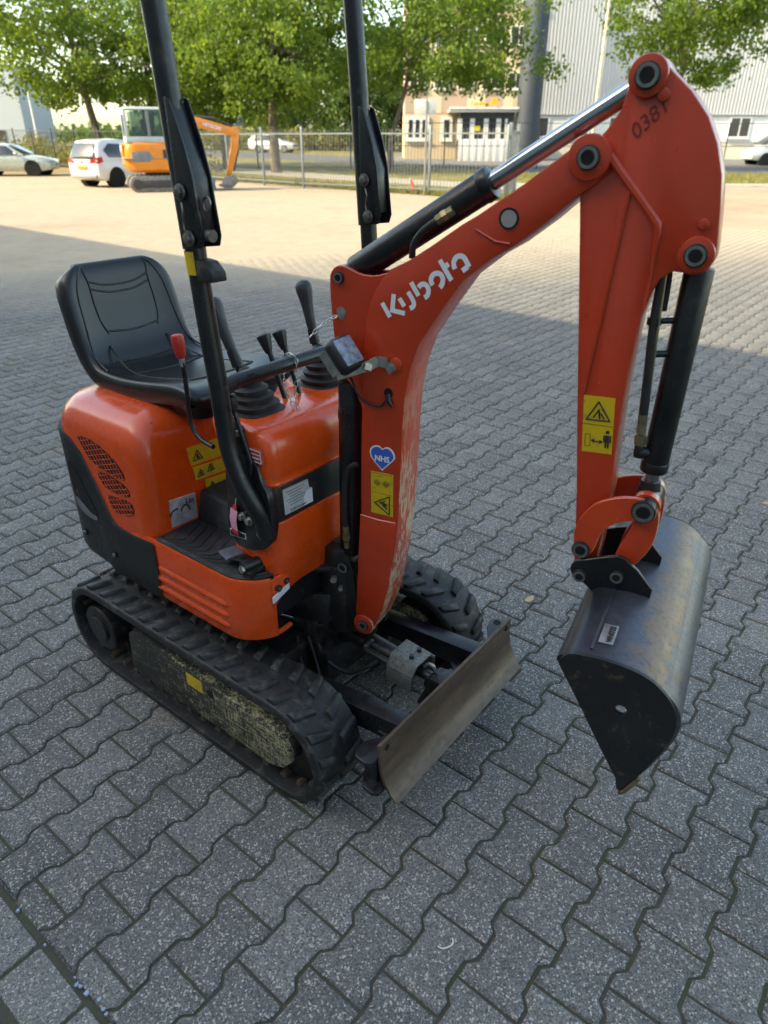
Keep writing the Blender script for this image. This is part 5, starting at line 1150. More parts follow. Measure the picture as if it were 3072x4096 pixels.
# ------------------------------------------------------------------ vehicles
GLASS = mat('car_glass', (.02, .028, .03), .06, .0, var=.3, vscale=2, coat=.6)
TYRE = mat('tyre', (.02, .02, .021), .8, var=.2)
RIM = mat('rim', (.36, .36, .36), .35, .7, var=.2, vscale=8)
LAMPR = mat('tail_lamp', (.45, .012, .015), .2, coat=.8, var=.2)
LAMPW = mat('head_lamp', (.6, .62, .64), .1, coat=1.0, var=.1)
def wheel(x, y, r, parent, side):
    g = G(); g.cyl((x, y-.10, r), (x, y+.10, r), r, n=28); w = g.build('wheel', TYRE, parent, bevel=.03)
    g = G(); s = side
    g.ring((x, y+s*.098, r), (0, s, 0), r*.68, r*.56, .012, 24); g.cyl((x, y+s*.05, r), (x, y+s*.112, r), r*.14, n=12)
    for k in range(8):
        a = 2*PI*k/8; g.box((x+r*.36*math.cos(a), y+s*.100, r+r*.36*math.sin(a)), (r*.56, .018, r*.17), Matrix.Rotation(-a, 3, 'Y'))
    g.build('rim', RIM, w)
    g = G(); g.cyl((x, y+s*.06, r), (x, y+s*.092, r), r*.60, n=24); g.build('brake_disc', MATS['fence_dark'], w)
def car(name, label, loc, heading, low, green, paint, wheels, hw, r=.33, group=None):
    """low: stations (x, zbot, zshoulder, halfwidth factor); green: stations (x, zbase, ztop, base half width, top half width)"""
    c = empty(name, loc, heading); tag(c, label, 'car', group)
    rings = []
    for x, zb, zs, k in low:
        w = hw*k; rings.append([(x, -w*.86, zb), (x, -w*.97, zb+.10), (x, -w, zb+(zs-zb)*.45), (x, -w*.985, zb+(zs-zb)*.78), (x, -w*.93, zs-.02), (x, -w*.80, zs), (x, 0, zs+.025), (x, w*.80, zs), (x, w*.93, zs-.02), (x, w*.985, zb+(zs-zb)*.78), (x, w, zb+(zs-zb)*.45), (x, w*.97, zb+.10), (x, w*.86, zb)])
    rings2 = []
    for i in range(len(rings)-1):
        for t in (0, .5): rings2.append([tuple(a*(1-t)+b*t for a, b in zip(p, q)) for p, q in zip(rings[i], rings[i+1])])
    rings2.append(rings[-1])
    g = G(); g.loft(rings2); body = g.build('body', paint, c, bevel=0)
    gr = []
    for x, zb, zt, wb, wt in green: gr.append([(x, -wb, zb), (x, -wb+.02, zb+(zt-zb)*.25), (x, -wt-.02, zt-.09), (x, -wt+.05, zt-.02), (x, 0, zt+.015), (x, wt-.05, zt-.02), (x, wt+.02, zt-.09), (x, wb-.02, zb+(zt-zb)*.25), (x, wb, zb)])
    g = G(); g.loft(gr); g.build('roof', paint, c)
    return c, low, green
def pane(P, parent, name='window', off=(0, 0, 0), m=None, th=.012):
    P = [Vector(p) for p in P]; nn = (P[1]-P[0]).cross(P[2]-P[0]).normalized()*th; o3 = Vector(off)
    g = G(); g.prism([p+o3-nn for p in P], [p+o3+nn for p in P]); return g.build(name, m or GLASS, parent, bevel=.006)
WHITEC = mat('white_car_paint', (.72, .72, .71), .25, var=.03, coat=.6, vscale=2)
SILVC = mat('silver_green_paint', (.46, .49, .43), .28, .3, var=.04, coat=.6, vscale=2)
# white people carrier seen from behind
mpv, _, _ = car('parked_car', 'white people carrier with red tail lamps and yellow number plate, seen from behind', (-11.25, 30.7, 0), R(60.2),
    [(-.86, .46, .80, .86), (-.80, .34, .98, .95), (-.55, .24, 1.02, 1.0), (.6, .22, 1.0, 1.0), (2.2, .22, .98, 1.0), (2.9, .24, .92, .97), (3.25, .32, .78, .86)],
    [(-.74, 1.0, 1.06, .82, .76), (-.66, .98, 1.36, .84, .70), (-.50, .97, 1.62, .85, .64), (-.2, .97, 1.665, .86, .66), (.6, .97, 1.68, .86, .66), (1.3, .97, 1.62, .85, .64), (1.75, .95, 1.36, .84, .68), (2.35, .93, 1.0, .82, .74)], WHITEC, None, .89)
for x in (0, 2.62):
    for s in (-1, 1): wheel(x, s*.78, .32, mpv, s)
    for s in (-1, 1):
        g = G(); g.cyl((x, s*.60, .34), (x, s*.893, .34), .385, n=28); g.build('wheel_arch', MATS['dark_hole'], mpv)
pane([(-.80, -.64, 1.02), (-.80, .64, 1.02), (-.56, .56, 1.54), (-.56, -.56, 1.54)], mpv, 'rear_window', (-.045, 0, 0))
for s in (-1, 1):
    pane([(-.25, s*.868, 1.06), (.75, s*.872, 1.04), (.70, s*.70, 1.50), (-.10, s*.70, 1.52), (-.42, s*.80, 1.30)], mpv, 'side_window', (0, s*.012, 0)); pane([(.85, s*.872, 1.04), (1.95, s*.865, 1.02), (1.38, s*.70, 1.48), (.82, s*.70, 1.52)], mpv, 'side_window', (0, s*.012, 0))
    pane([(-.84, s*.46, .84), (-.80, s*.84, .86), (-.58, s*.905, .92), (-.58, s*.90, 1.06), (-.79, s*.80, 1.03), (-.86, s*.50, .96)], mpv, 'tail_lamp', (-.02, 0, 0), LAMPR, .02)
pane([(-.90, -.26, .66), (-.90, .26, .66), (-.88, .26, .78), (-.88, -.26, .78)], mpv, 'number_plate', (-.01, 0, 0), mat('plate_yellow', (.75, .36, .01), .5))
text_mesh('plate_lettering', 'TX-318-K', .10, PRINT, mpv, (-.935, .22, .685), (0, -1, 0), (.1, 0, 1), depth=.004, fit=.44)
g = G(); g.box((-.80, 0, .40), (.20, 1.45, .13)); g.build('bumper', mat('bumper_grey', (.30, .30, .31), .5), mpv, bevel=.04)
g = G(); g.cyl((-.87, 0, .90), (-.90, 0, .90), .05, n=14); g.build('badge', RIM, mpv)
# silver hatchback cut off by the left edge, facing right
sed, _, _ = car('parked_car', 'silver green hatchback cut off by the left edge, facing right', (-17.69, 39.65, 0), R(3),
    [(-3.2, .4, .85, .86), (-2.9, .26, .93, .98), (-1.5, .22, .93, 1.0), (-.75, .22, .95, 1.0), (.0, .22, .90, .99), (.5, .24, .80, .95), (.80, .30, .66, .84), (.88, .36, .55, .72)],
    [(-3.1, .93, 1.0, .78, .7), (-2.7, .93, 1.38, .82, .62), (-2.0, .93, 1.46, .84, .62), (-1.4, .93, 1.45, .84, .62), (-1.1, .93, 1.38, .84, .62), (-.35, .93, .97, .82, .74)], SILVC, None, .87)
for x in (0, -2.5):
    for s in (-1, 1):
        wheel(x, s*.76, .325, sed, s); g = G(); g.cyl((x, s*.58, .345), (x, s*.873, .345), .39, n=28); g.build('wheel_arch', MATS['dark_hole'], sed)
for s in (-1, 1):
    pane([(-1.55, s*.845, .97), (-.62, s*.835, .97), (-1.12, s*.66, 1.33), (-1.55, s*.665, 1.38)], sed, 'side_window', (0, s*.012, 0)); pane([(-2.6, s*.84, .97), (-1.65, s*.845, .97), (-1.65, s*.665, 1.38), (-2.4, s*.67, 1.35)], sed, 'side_window', (0, s*.012, 0))
    g = G(); g.ball((-.62, s*.97, 1.02), .11, 10, 1.1, .7, .75); g.build('mirror', SILVC, sed)
    pane([(.62, s*.60, .62), (.84, s*.58, .60), (.80, s*.62, .70), (.52, s*.80, .76)], sed, 'head_lamp', (.02, s*.02, .01), LAMPW, .02)
pane([(-.40, -.70, .99), (-.40, .70, .99), (-1.08, .58, 1.37), (-1.08, -.58, 1.37)], sed, 'windscreen', (.03, 0, .02))
# white estate car beyond the road, half hidden by a trunk
wc, _, _ = car('parked_car', 'white car parked beyond the road, half hidden by a tree trunk', (-9.3, 75, rise(75)), R(-14),
    [(-3.7, .45, .9, .88), (-3.4, .3, 1.0, .98), (-1.5, .26, 1.02, 1.0), (-.5, .26, 1.02, 1.0), (.4, .28, .92, .97), (.85, .36, .75, .86)],
    [(-3.6, 1.0, 1.1, .8, .72), (-3.2, 1.0, 1.55, .84, .66), (-2.2, 1.0, 1.66, .86, .66), (-1.4, 1.0, 1.62, .86, .66), (-1.0, 1.0, 1.50, .85, .66), (-.2, 1.0, 1.06, .83, .74)], WHITEC, None, .90)
for x in (0, -2.65):
    for s in (-1, 1): wheel(x, s*.79, .35, wc, s)
for s in (-1, 1): pane([(-3.1, s*.86, 1.06), (-.7, s*.86, 1.06), (-1.25, s*.70, 1.5), (-2.9, s*.70, 1.54)], wc, 'side_window', (0, s*.012, 0))
pane([(-.30, -.70, 1.07), (-.30, .70, 1.07), (-.98, .60, 1.5), (-.98, -.60, 1.5)], wc, 'windscreen', (.03, 0, .02))
pane([(.86, -.5, .56), (.86, .5, .56), (.80, .5, .74), (.80, -.5, .74)], wc, 'grille', (.02, 0, 0), MATS['dark_hole'])
for s in (-1, 1): pane([(.78, s*.52, .66), (.70, s*.80, .68), (.60, s*.82, .80), (.72, s*.54, .79)], wc, 'head_lamp', (.03, 0, .01), LAMPW)
# light van at the right edge
vn, _, _ = car('parked_van', 'pale grey van cut off by the right edge, parked by the hall', (24.55, 51.2, rise(51.2)), R(184),
    [(-3.9, .5, 1.2, .9), (-3.6, .34, 1.25, 1.0), (-1.2, .3, 1.22, 1.0), (-.1, .3, 1.15, .99), (.55, .32, .98, .95), (.85, .4, .8, .85)],
    [(-3.85, 1.2, 1.9, .86, .80), (-3.4, 1.2, 2.0, .88, .78), (-1.4, 1.2, 2.0, .88, .78), (-1.0, 1.2, 1.9, .87, .76), (.15, 1.12, 1.2, .85, .78)], mat('van_paint', (.50, .53, .54), .3, .2, var=.03, coat=.5), None, .92)
vn['category'] = 'van'
for x in (0, -2.9):
    for s in (-1, 1):
        wheel(x, s*.80, .34, vn, s); g = G(); g.cyl((x, s*.60, .36), (x, s*.923, .36), .41, n=24); g.build('wheel_arch', MATS['dark_hole'], vn)
for s in (-1, 1):
    pane([(-1.1, s*.885, 1.24), (-.05, s*.875, 1.20), (-.75, s*.79, 1.72), (-1.1, s*.79, 1.80)], vn, 'side_window', (0, s*.012, 0)); g = G(); g.ball((-.15, s*1.05, 1.22), .13, 10, .7, .8, 1.0); g.build('mirror', MATS['dark_hole'], vn)
    g = G(); g.box((-1.5, s*.925, .62), (2.0, .03, .16)); g.build('side_trim', TYRE, vn, bevel=.01)
pane([(.10, -.75, 1.2), (.10, .75, 1.2), (-.92, .68, 1.86), (-.92, -.68, 1.86)], vn, 'windscreen', (.03, 0, .02))

# ------------------------------------------------------------------ orange excavator with a cab
YEL = mat('digger_orange', (.78, .25, .018), .4, var=.08, vscale=3, coat=.3)
CABG = mat('cab_grey', (.45, .50, .52), .45, var=.06); DGREY = mat('digger_grey', (.20, .21, .22), .5, var=.2)
ex_ = empty('cab_excavator', (-8.15, 28.35, 0), R(22)); ex_.scale = (1.06, 1.06, 1.0); tag(ex_, 'orange excavator with pale grey cab parked in front of the fence', 'excavator')
for s in (-1, 1):
    P = [(-.95+.24-.24*math.cos(a)*0+.24*math.cos(a)-.24, .26+.26*math.sin(a)) for a in np.linspace(PI/2, 3*PI/2, 9)] + [(.75+.26*math.cos(a), .26+.26*math.sin(a)) for a in np.linspace(-PI/2, PI/2, 9)]
    g = G(); g.prism([(x, s*.80, z) for x, z in P], [(x, s*.48, z) for x, z in P]); tb = g.build('track_belt', mat('dusty_rubber', (.20, .19, .17), .85, var=.4, vscale=10), ex_, bevel=.02)
    g = G(); g.box((-.1, s*.81, .26), (1.4, .03, .24)); g.cyl((-.93, s*.80, .26), (-.93, s*.83, .26), .17, n=18); g.cyl((.73, s*.80, .26), (.73, s*.83, .26), .17, n=18); g.build('track_frame', mat('dark_frame', (.05, .05, .05), .7), tb, bevel=.01)
    for k in range(26):
        s_ = k/26*2; 
        g = G(); x = -.95+1.7*(k % 13)/12; g.box((x, s*.64, .525 if k < 13 else 0.0), (.05, .30, .03)); g.build('track_lug', MATS['dusty_rubber'], tb)
g = G(); g.box((-.1, 0, .42), (.9, .9, .34)); g.build('undercarriage', MATS['dark_frame'], ex_, bevel=.03)
g = G(); rgs = []
for z, x0, x1, w in ((.62, -1.02, .55, .62), (.72, -1.16, .62, .72), (.9, -1.24, .62, .74), (1.35, -1.22, .60, .74), (1.52, -1.16, .58, .72), (1.58, -1.05, .55, .66)):
    rgs.append([(x, y, z) for x, y in rrect(x0, x1, -w, w, (.38, .08, .08, .38), 6)])
g.loft(rgs); ub = g.build('upper_body', YEL, ex_)
g = G(); g.box((-.35, 0, 1.065), (1.80, 1.495, .05)); g.build('body_band', DGREY, ub, bevel=.02)
for s in (-1, 1):
    g = G(); P = [(-.98, .96), (-.45, .96), (-.30, 1.08), (-.42, 1.30), (-.98, 1.30)]; g.prism([(x+.0, s*.70, z) for x, z in P], [(x, s*.752, z) for x, z in P]); g.build('side_grille', DGREY, ub, bevel=.02)
    g = G(); g.box((.12, s*.742, 1.22), (.20, .02, .26)); g.build('side_vent', MATS['dark_frame'], ub)
    g = G(); g.box((.36, s*.742, 1.08), (.06, .02, .30)); g.build('side_sticker', YELLOW, ub); g = G(); g.box((.36, s*.744, 1.28), (.07, .02, .08)); g.build('side_sticker', WHITEP, ub)
for y in (-.36, .36):
    g = G(); g.box((-1.215, y, .86), (.03, .13, .05)); g.build('reflector', LAMPR, ub)
text_mesh('rear_lettering', 'HITACHI', .20, mat('pale_lettering', (.80, .68, .76), .5), ub, (-1.246, .43, 1.30), (0, -1, 0), (0.02, 0, 1), depth=.006, bold=.012, fit=.86)
g = G(); g.box((-1.235, 0, 1.34), (.02, 1.0, .40)); g.build('rear_hatch', YEL, ub, bevel=.02)
# cab
CX0, CX1, CY = -1.08, .34, .64
cab = G(); cab.prism([(x, y, 2.58) for x, y in rrect(CX0, CX1, -CY, CY, (.10,)*4, 4)], [(x, y, 2.66) for x, y in rrect(CX0+.06, CX1-.06, -CY+.06, CY-.06, (.10,)*4, 4)]); cb_ = cab.build('cab_roof', CABG, ex_, bevel=.02)
for x in (CX0+.05, -.32, CX1-.05):
    for s in (-1, 1):
        g = G(); g.box((x, s*(CY-.05), 2.08), (.09, .09, 1.04)); g.build('cab_pillar', CABG if x < -.5 else DGREY, ex_, bevel=.015)
g = G(); g.box(((CX0+CX1)/2, 0, 1.66), (CX1-CX0, 2*CY, .20)); g.build('cab_sill', CABG, ex_, bevel=.02)
g = G(); g.box((CX0+.05, 0, 2.50), (.08, 2*CY-.1, .16)); g.build('cab_header', CABG, ex_, bevel=.01)
def glass_mat():
    m, t, N, L, B = nodes_of('cab_glass'); tr = N.new('ShaderNodeBsdfTransparent'); tr.inputs[0].default_value = (.62, .72, .66, 1); gl = N.new('ShaderNodeBsdfGlossy'); gl.inputs['Roughness'].default_value = .05
    mx = N.new('ShaderNodeMixShader'); mx.inputs[0].default_value = .16; L.new(tr.outputs[0], mx.inputs[1]); L.new(gl.outputs[0], mx.inputs[2]); L.new(mx.outputs[0], N['Material Output'].inputs[0]); return m
CGL = glass_mat()
for c_, d_ in (((CX0+.045, 0, 2.10), (.012, 1.05, .68)), ((CX1-.045, 0, 2.14), (.012, 1.05, .80))):
    g = G(); g.box(c_, d_); g.build('cab_window', CGL, ex_)
for s in (-1, 1):
    for xc, xl in ((-.61, .48), (.03, .60)):
        g = G(); g.box((xc, s*(CY-.04), 2.14), (xl, .012, .80)); g.build('cab_window', CGL, ex_)
g = G(); g.box((-.25, 0, 1.84), (.42, .44, .12)); g.box((-.44, 0, 2.08), (.12, .42, .44)); g.build('driver_seat', MATS['dark_frame'], ex_, bevel=.04)
# boom, arm, bucket, blade (they reach to the right)
def slabx(P, y0, y1): g = G(); g.prism([(x, y0, z) for x, z in P], [(x, y1, z) for x, z in P]); return g
bm_ = slabx([(.55, .95), (.72, .92), (.98, 1.45), (1.22, 1.98), (1.36, 2.04), (1.60, 2.00), (2.62, 1.76), (2.72, 1.86), (2.66, 2.02), (1.60, 2.32), (1.34, 2.38), (1.14, 2.26), (.90, 1.86)], -.10, .10).build('boom', YEL, ex_, bevel=.02)
slabx([(2.55, 2.08), (2.72, 2.10), (2.78, 1.95), (2.70, 1.40), (2.34, .42), (2.20, .40), (2.22, .60), (2.44, 1.42), (2.50, 1.90)], -.085, .085).build('arm', YEL, ex_, bevel=.015)
g = G(); g.cyl((1.30, 0, 2.40), (1.95, 0, 2.34), .055); g.cyl((1.95, 0, 2.34), (2.60, 0, 2.08), .03); g.build('arm_cylinder', MATS['dark_frame'], ex_)
g = G(); g.cyl((.78, 0, 1.0), (1.05, 0, 1.55), .06); g.cyl((1.05, 0, 1.55), (1.24, 0, 1.92), .032); g.build('boom_cylinder', DGREY, ex_)
g = G(); g.cyl((2.74, 0, 1.85), (2.66, 0, 1.20), .05); g.cyl((2.66, 0, 1.20), (2.48, 0, .60), .028); g.build('bucket_cylinder', MATS['dark_frame'], ex_)
slabx([(2.20, .42), (2.34, .50), (2.52, .40), (2.50, .22), (2.30, .05), (2.02, .06), (1.92, .14), (2.06, .18)], -.38, .38).build('bucket', mat('dusty_bucket', (.24, .22, .19), .7, var=.3), ex_, bevel=.015)
slabx([(1.60, .06), (1.66, .06), (1.64, .25), (1.68, .42), (1.62, .42), (1.58, .25)], -.78, .78).build('dozer_blade', mat('blue_grey_blade', (.13, .18, .22), .5, var=.2), ex_, bevel=.01)
for s in (-1, 1): slabx([(.3, .20), (1.62, .14), (1.62, .28), (.3, .36)], s*.36-.05, s*.36+.05).build('blade_arm', MATS['dark_frame'], ex_, bevel=.01)
text_mesh('boom_lettering', 'HITACHI', .13, MATS['pale_lettering'], bm_, (1.52, -.104, 2.12), (.96, 0, -.26), (.26, 0, .96), depth=.004, bold=.006, fit=.62)
# ------------------------------------------------------------------ entrance building (D about 60 m)
ZB = rise(60)
eb = empty('entrance_building', (1.5, 60, 0)); tag(eb, 'beige striped office building with a canopy over its entrance', 'building')
BE = mat('beige_render', (.60, .47, .31), .85, var=.05, vscale=.6); BE2 = mat('pinkish_render', (.50, .36, .27), .85, var=.05, vscale=.6); BE3 = mat('cream_render', (.68, .57, .39), .85, var=.05)
WPL = mat('white_window_frame', (.78, .77, .73), .5, var=.04); DGL = mat('window_dark', (.035, .035, .04), .15, coat=.5, var=.4, vscale=1.5)
stripes = [(0, 1.7, BE2), (1.7, 2.75, BE3), (2.75, 4.6, BE2), (4.6, 6.0, BE3), (6.0, 7.3, BE2), (7.3, 8.1, BE3), (8.1, 9.2, BE)]
for x0, x1, m_ in stripes:
    for z0, z1 in ((3.35, 6.3), (6.3, 10.1)):
        g = G(); g.box(((x0+x1)/2, 3.0, (z0+z1)/2), (x1-x0-.02, 6, z1-z0-.02)); g.build('wall_panel', m_, eb)
g = G(); g.box((4.6, 3.02, (ZB+3.34)/2), (9.2, 6, 3.34-ZB)); g.build('wall', BE, eb)
g = G(); g.box((4.6, 3, 10.2), (9.4, 6.3, .22)); g.build('roof_edge', mat('roof_white', (.7, .7, .68), .6), eb)
def window(parent, x0, x1, z0, z1, y, mull=1, fr=WPL, gl=DGL, t=.09):
    w = G(); w.box(((x0+x1)/2, y-.03, (z0+z1)/2), (x1-x0, .10, z1-z0)); wo = w.build('window', fr, parent)
    n = mull; wd_ = (x1-x0-t*(n+1))/n
    for i in range(n):
        xa = x0+t+i*(wd_+t); g = G(); g.box((xa+wd_/2, y-.085, (z0+z1)/2), (wd_, .02, z1-z0-2*t)); g.build('pane', gl, wo)
    g = G(); g.box(((x0+x1)/2, y-.10, z0-.03), (x1-x0+.1, .16, .06)); g.build('sill', fr, wo)
for x0, x1, n in ((.1, 1.85, 3), (2.75, 3.6, 1)): window(eb, x0, x1, 1.55, 3.15, 0, n, t=.22)
for k in range(5): window(eb, .3+k*1.8, 1.5+k*1.8, 4.9, 6.0, 0, 2)
for k in range(5): window(eb, .3+k*1.8, 1.5+k*1.8, 7.6, 8.8, 0, 2)
cp = G(); cp.box((5.6, -1.3, 3.46), (4.9, 3.0, .22)); cp.build('canopy', mat('canopy_grey', (.33, .34, .35), .5), eb, bevel=.02)
g = G(); g.box((5.6, -2.78, 3.62), (4.95, .12, .14)); g.build('canopy_trim', WPL, eb)
lob = G(); lob.box((5.9, -1.2, (ZB+3.34)/2), (3.9, 2.2, 3.34-ZB)); lob.build('lobby', mat('lobby_dark', (.055, .06, .06), .35, var=.3, vscale=2), eb)
for x in (3.95, 4.85, 5.85, 6.75, 7.3):
    g = G(); g.box((x, -2.33, 2.3), (.34 if x < 7 else .18, .10, 1.35)); g.build('lobby_column', WPL, eb)
for x0, w_ in ((4.06, .7), (5.02, .7), (6.02, .62), (6.93, .4)):
    g = G(); g.box((x0+w_/2+.06, -2.31, 2.35), (w_, .04, 1.3)); g.build('pane', DGL, eb)
g = G(); g.box((5.24, -2.36, 2.35), (.38, .04, .34)); g.build('yellow_poster', mat('poster_yellow', (.80, .58, .02), .5), eb)
bx_ = empty('white_screen', (5.3, 56.3, 0)); tag(bx_, 'low white ribbed screen in front of the entrance canopy', 'screen')
for i in range(17):
    g = G(); g.box((i*.255+.12, (i % 2)*.03, .86), (.25, .06, 1.62)); g.build('screen_board', mat('screen_white', (.80, .78, .76), .5, var=.03), bx_, bevel=.008)
text_mesh('sign_lettering', 'Capelleen', .42, mat('sign_yellow', (.85, .45, .01), .5), eb, (4.62, -2.86, 3.78), (1, 0, 0), (0, 0, 1), depth=.03, bold=.02, fit=1.35)
g = G(); g.cyl((6.28, -2.86, 4.02), (6.28, -2.94, 4.02), .22, n=24); g.build('sign_emblem', MATS['sign_yellow'], eb)
# big round column
g = G(); g.cyl((0, 0, 0), (0, 0, 14), .86, n=40); co = g.build('round_column', mat('column_grey', (.040, .052, .068), .6, var=.15, vscale=.8), None); co.location = (10.35, 57.6, .2); tag(co, 'tall round dark grey column between the beige office and the grey hall', 'column')
# grey clad hall
gh = empty('grey_hall', (9.6, 60.3, 0)); tag(gh, 'tall pale grey hall with ribbed cladding over a row of windows', 'building')
CL2 = mat('pale_cladding', (.50, .505, .51), .5, .1, var=.04, vscale=.5)
for i in range(200):                                              # trapezoid ribs, one sheet each
    pass
sheetw = 1.0; nsh = 34
sg_ = G(); V = []
prof_ = [(0, 0), (.10, 0), (.125, -.045), (.225, -.045), (.25, 0), (.35, 0), (.375, -.045), (.475, -.045), (.5, 0), (.60, 0), (.625, -.045), (.725, -.045), (.75, 0), (.85, 0), (.875, -.045), (.975, -.045), (1.0, 0)]
for x, y in prof_: V += [(x, y, 3.30), (x, y, 13.0)]
sg_.add(V, [(2*i, 2*i+2, 2*i+3, 2*i+1) for i in range(len(prof_)-1)]); s0 = sg_.build('cladding_sheet', CL2, gh, smooth=False)
for i in range(1, nsh): copy_of(s0, 'cladding_sheet', gh).location = (i*1.0, 0, 0)
g = G(); g.box((17, 6.05, 6.6), (34, 12, 12.9)); g.build('hall_body', CL2, gh)
g = G(); g.box((17, 5.96, (ZB+1.5)/2), (34, 12, 1.5-ZB)); g.build('plinth_wall', mat('cream_plinth', (.68, .60, .48), .85, var=.05), gh)
g = G(); g.box((17, -.02, 2.4), (34, .14, 1.8)); g.build('window_band', mat('band_white', (.74, .73, .70), .6), gh)
g = G(); g.box((17, -.16, 3.29), (34, .2, .05)); g.build('drip_edge', mat('drip_grey', (.3, .3, .3), .5), gh)
for k in range(11): window(gh, 1.2+k*3.05, 2.85+k*3.05, 1.75, 3.2, -.09, 2, WPL, DGL, .13)
# low far buildings on the left
for nm, lab, x0, x1, y, z0, z1, c in (('white_shed', 'plain white building far behind the orange excavator', -24.5, -17.5, 92, .5, 6.2, (.66, .66, .64)), ('grey_shed', 'grey building at the left edge beyond the trees', -52, -40.8, 90, .5, 8.5, (.36, .40, .43)), ('far_house', 'small building with red roof panels seen between the trees', -15.6, -12.0, 96, .9, 4.3, (.55, .47, .44))):
    b = empty(nm, ((x0+x1)/2, y, z0)); tag(b, lab, 'building'); w_ = x1-x0
    g = G(); g.box((0, 4, (z1-z0)/2), (w_, 8, z1-z0)); g.build('wall', mat(nm+'_wall', c, .8, var=.06), b)
    g = G(); g.box((0, 4, z1-z0+.1), (w_+.3, 8.3, .2)); g.build('roof', mat('shed_roof', (.3, .3, .31), .7), b)
    if nm == 'far_house':
        for x in (-.9, .9):
            g = G(); g.box((x, -.05, 2.8), (1.3, .1, .6)); g.build('red_panel', mat('red_panel', (.55, .05, .06), .6), b)
    for k in range(2):
        g = G(); g.box((-w_*.2+k*w_*.4, -.03, 1.4), (w_*.18, .08, 1.1)); g.build('window', DGL, b)

# ------------------------------------------------------------------ trees and shrubs
def leaf_material(name, c1, c2, tr=.45):
    m, t, N, L, B = nodes_of(name); at = N.new('ShaderNodeAttribute'); at.attribute_name = 'tone'
    c = mixc(N, L, at.outputs['Fac'], rgba(c1), rgba(c2)); L.new(c, B.inputs['Base Color']); B.inputs['Roughness'].default_value = .55
    tl = N.new('ShaderNodeBsdfTranslucent'); hs = N.new('ShaderNodeHueSaturation'); hs.inputs['Value'].default_value = 1.7; hs.inputs['Hue'].default_value = .485; L.new(c, hs.inputs['Color']); L.new(hs.outputs[0], tl.inputs[0])
    mx = N.new('ShaderNodeMixShader'); mx.inputs[0].default_value = tr; L.new(B.outputs[0], mx.inputs[1]); L.new(tl.outputs[0], mx.inputs[2]); L.new(mx.outputs[0], N['Material Output'].inputs[0]); return m
LEAF = leaf_material('plane_leaf', (.060, .128, .014), (.175, .250, .028), .52); LEAFD = leaf_material('dark_leaf', (.030, .072, .014), (.085, .14, .025)); WEED = leaf_material('weed_leaf', (.11, .13, .022), (.27, .24, .055), .3)
BARK = mat('bark', (.12, .095, .07), .95, var=.4, vscale=5, bump=.02, bscale=9, dirt=((.26, .23, .17), .4, 3))
def leaves(name, centers, per, spread, size, m, parent, seed=1, kind=None):
    r_ = np.random.default_rng(seed); C = np.repeat(np.asarray(centers, float), per, 0); n = len(C)
    P = C + r_.normal(0, 1, (n, 3))*np.asarray(spread)
    d = r_.normal(0, 1, (n, 3)); d[:, 2] *= .6; d /= np.linalg.norm(d, axis=1)[:, None]
    u = np.cross(d, r_.normal(0, 1, (n, 3))); u /= np.linalg.norm(u, axis=1)[:, None]; w = np.cross(d, u)
    s = size*r_.uniform(.6, 1.3, n)[:, None]
    V = np.stack([P-u*s*.5, P+w*s*.42+d*s*.08, P+u*s*.55, P-w*s*.42+d*s*.08], 1).reshape(-1, 3)
    F = np.arange(4*n).reshape(-1, 4); tone = np.repeat(np.clip(np.repeat(r_.uniform(0, 1, len(centers)), per)*.5 + r_.uniform(0, .5, n), 0, 1), 4)
    return raw_mesh(name, V, F, m, parent, kind, tone)
def tree(label, x, y, th, tr, crown, nclump, per, seed, m=LEAF, size=.185, lean=0.0, low=3.0, name='plane_tree'):
    """crown: (cx, cy, cz, rx, ry, rz) relative to the foot"""
    r_ = np.random.default_rng(seed); t = empty(name, (x, y, rise(y))); tag(t, label, 'tree', 'trees along the road')
    cx, cy, cz, rx, ry, rz = crown
    g = G(); top = Vector((cx*.7, cy*.7, cz+rz*.45)); mid = Vector((cx*.2+lean, cy*.2, low)); g.tube(bez([(0, 0, -.1), (0, 0, .15), (lean*.3, 0, low*.5), mid, (mid+top)/2, top], 4), list(np.linspace(tr*1.15, tr*.25, 21)), 10)
    g.build('trunk', BARK, t)
    cl = []
    for k in range(nclump):
        while True:
            p = r_.uniform(-1, 1, 3); q = np.linalg.norm(p)
            if .35 < q < 1: break
        p *= (1+.18*math.sin(5*math.atan2(p[1], p[0])+seed)+.15*math.sin(7*p[2]+seed*2))
        cl.append((cx+p[0]*rx, cy+p[1]*ry, max(low*(.62 if seed != 11 else 1.05)+r_.uniform(0, .5), cz+p[2]*rz)))
    for k in range(12):                                            # limbs
        c = Vector(cl[int(r_.integers(0, nclump))]); f = r_.uniform(.1, .75); b = mid.lerp(top, f); g = G()
        g.tube(bez([b, b.lerp(c, .5)+Vector((0, 0, .35)), c], 4), list(np.linspace(tr*.34, .025, 9)), 6); g.build('limb', BARK, t)
    leaves('crown', cl, per, (.36, .36, .27), size, m, t, seed)
    return t
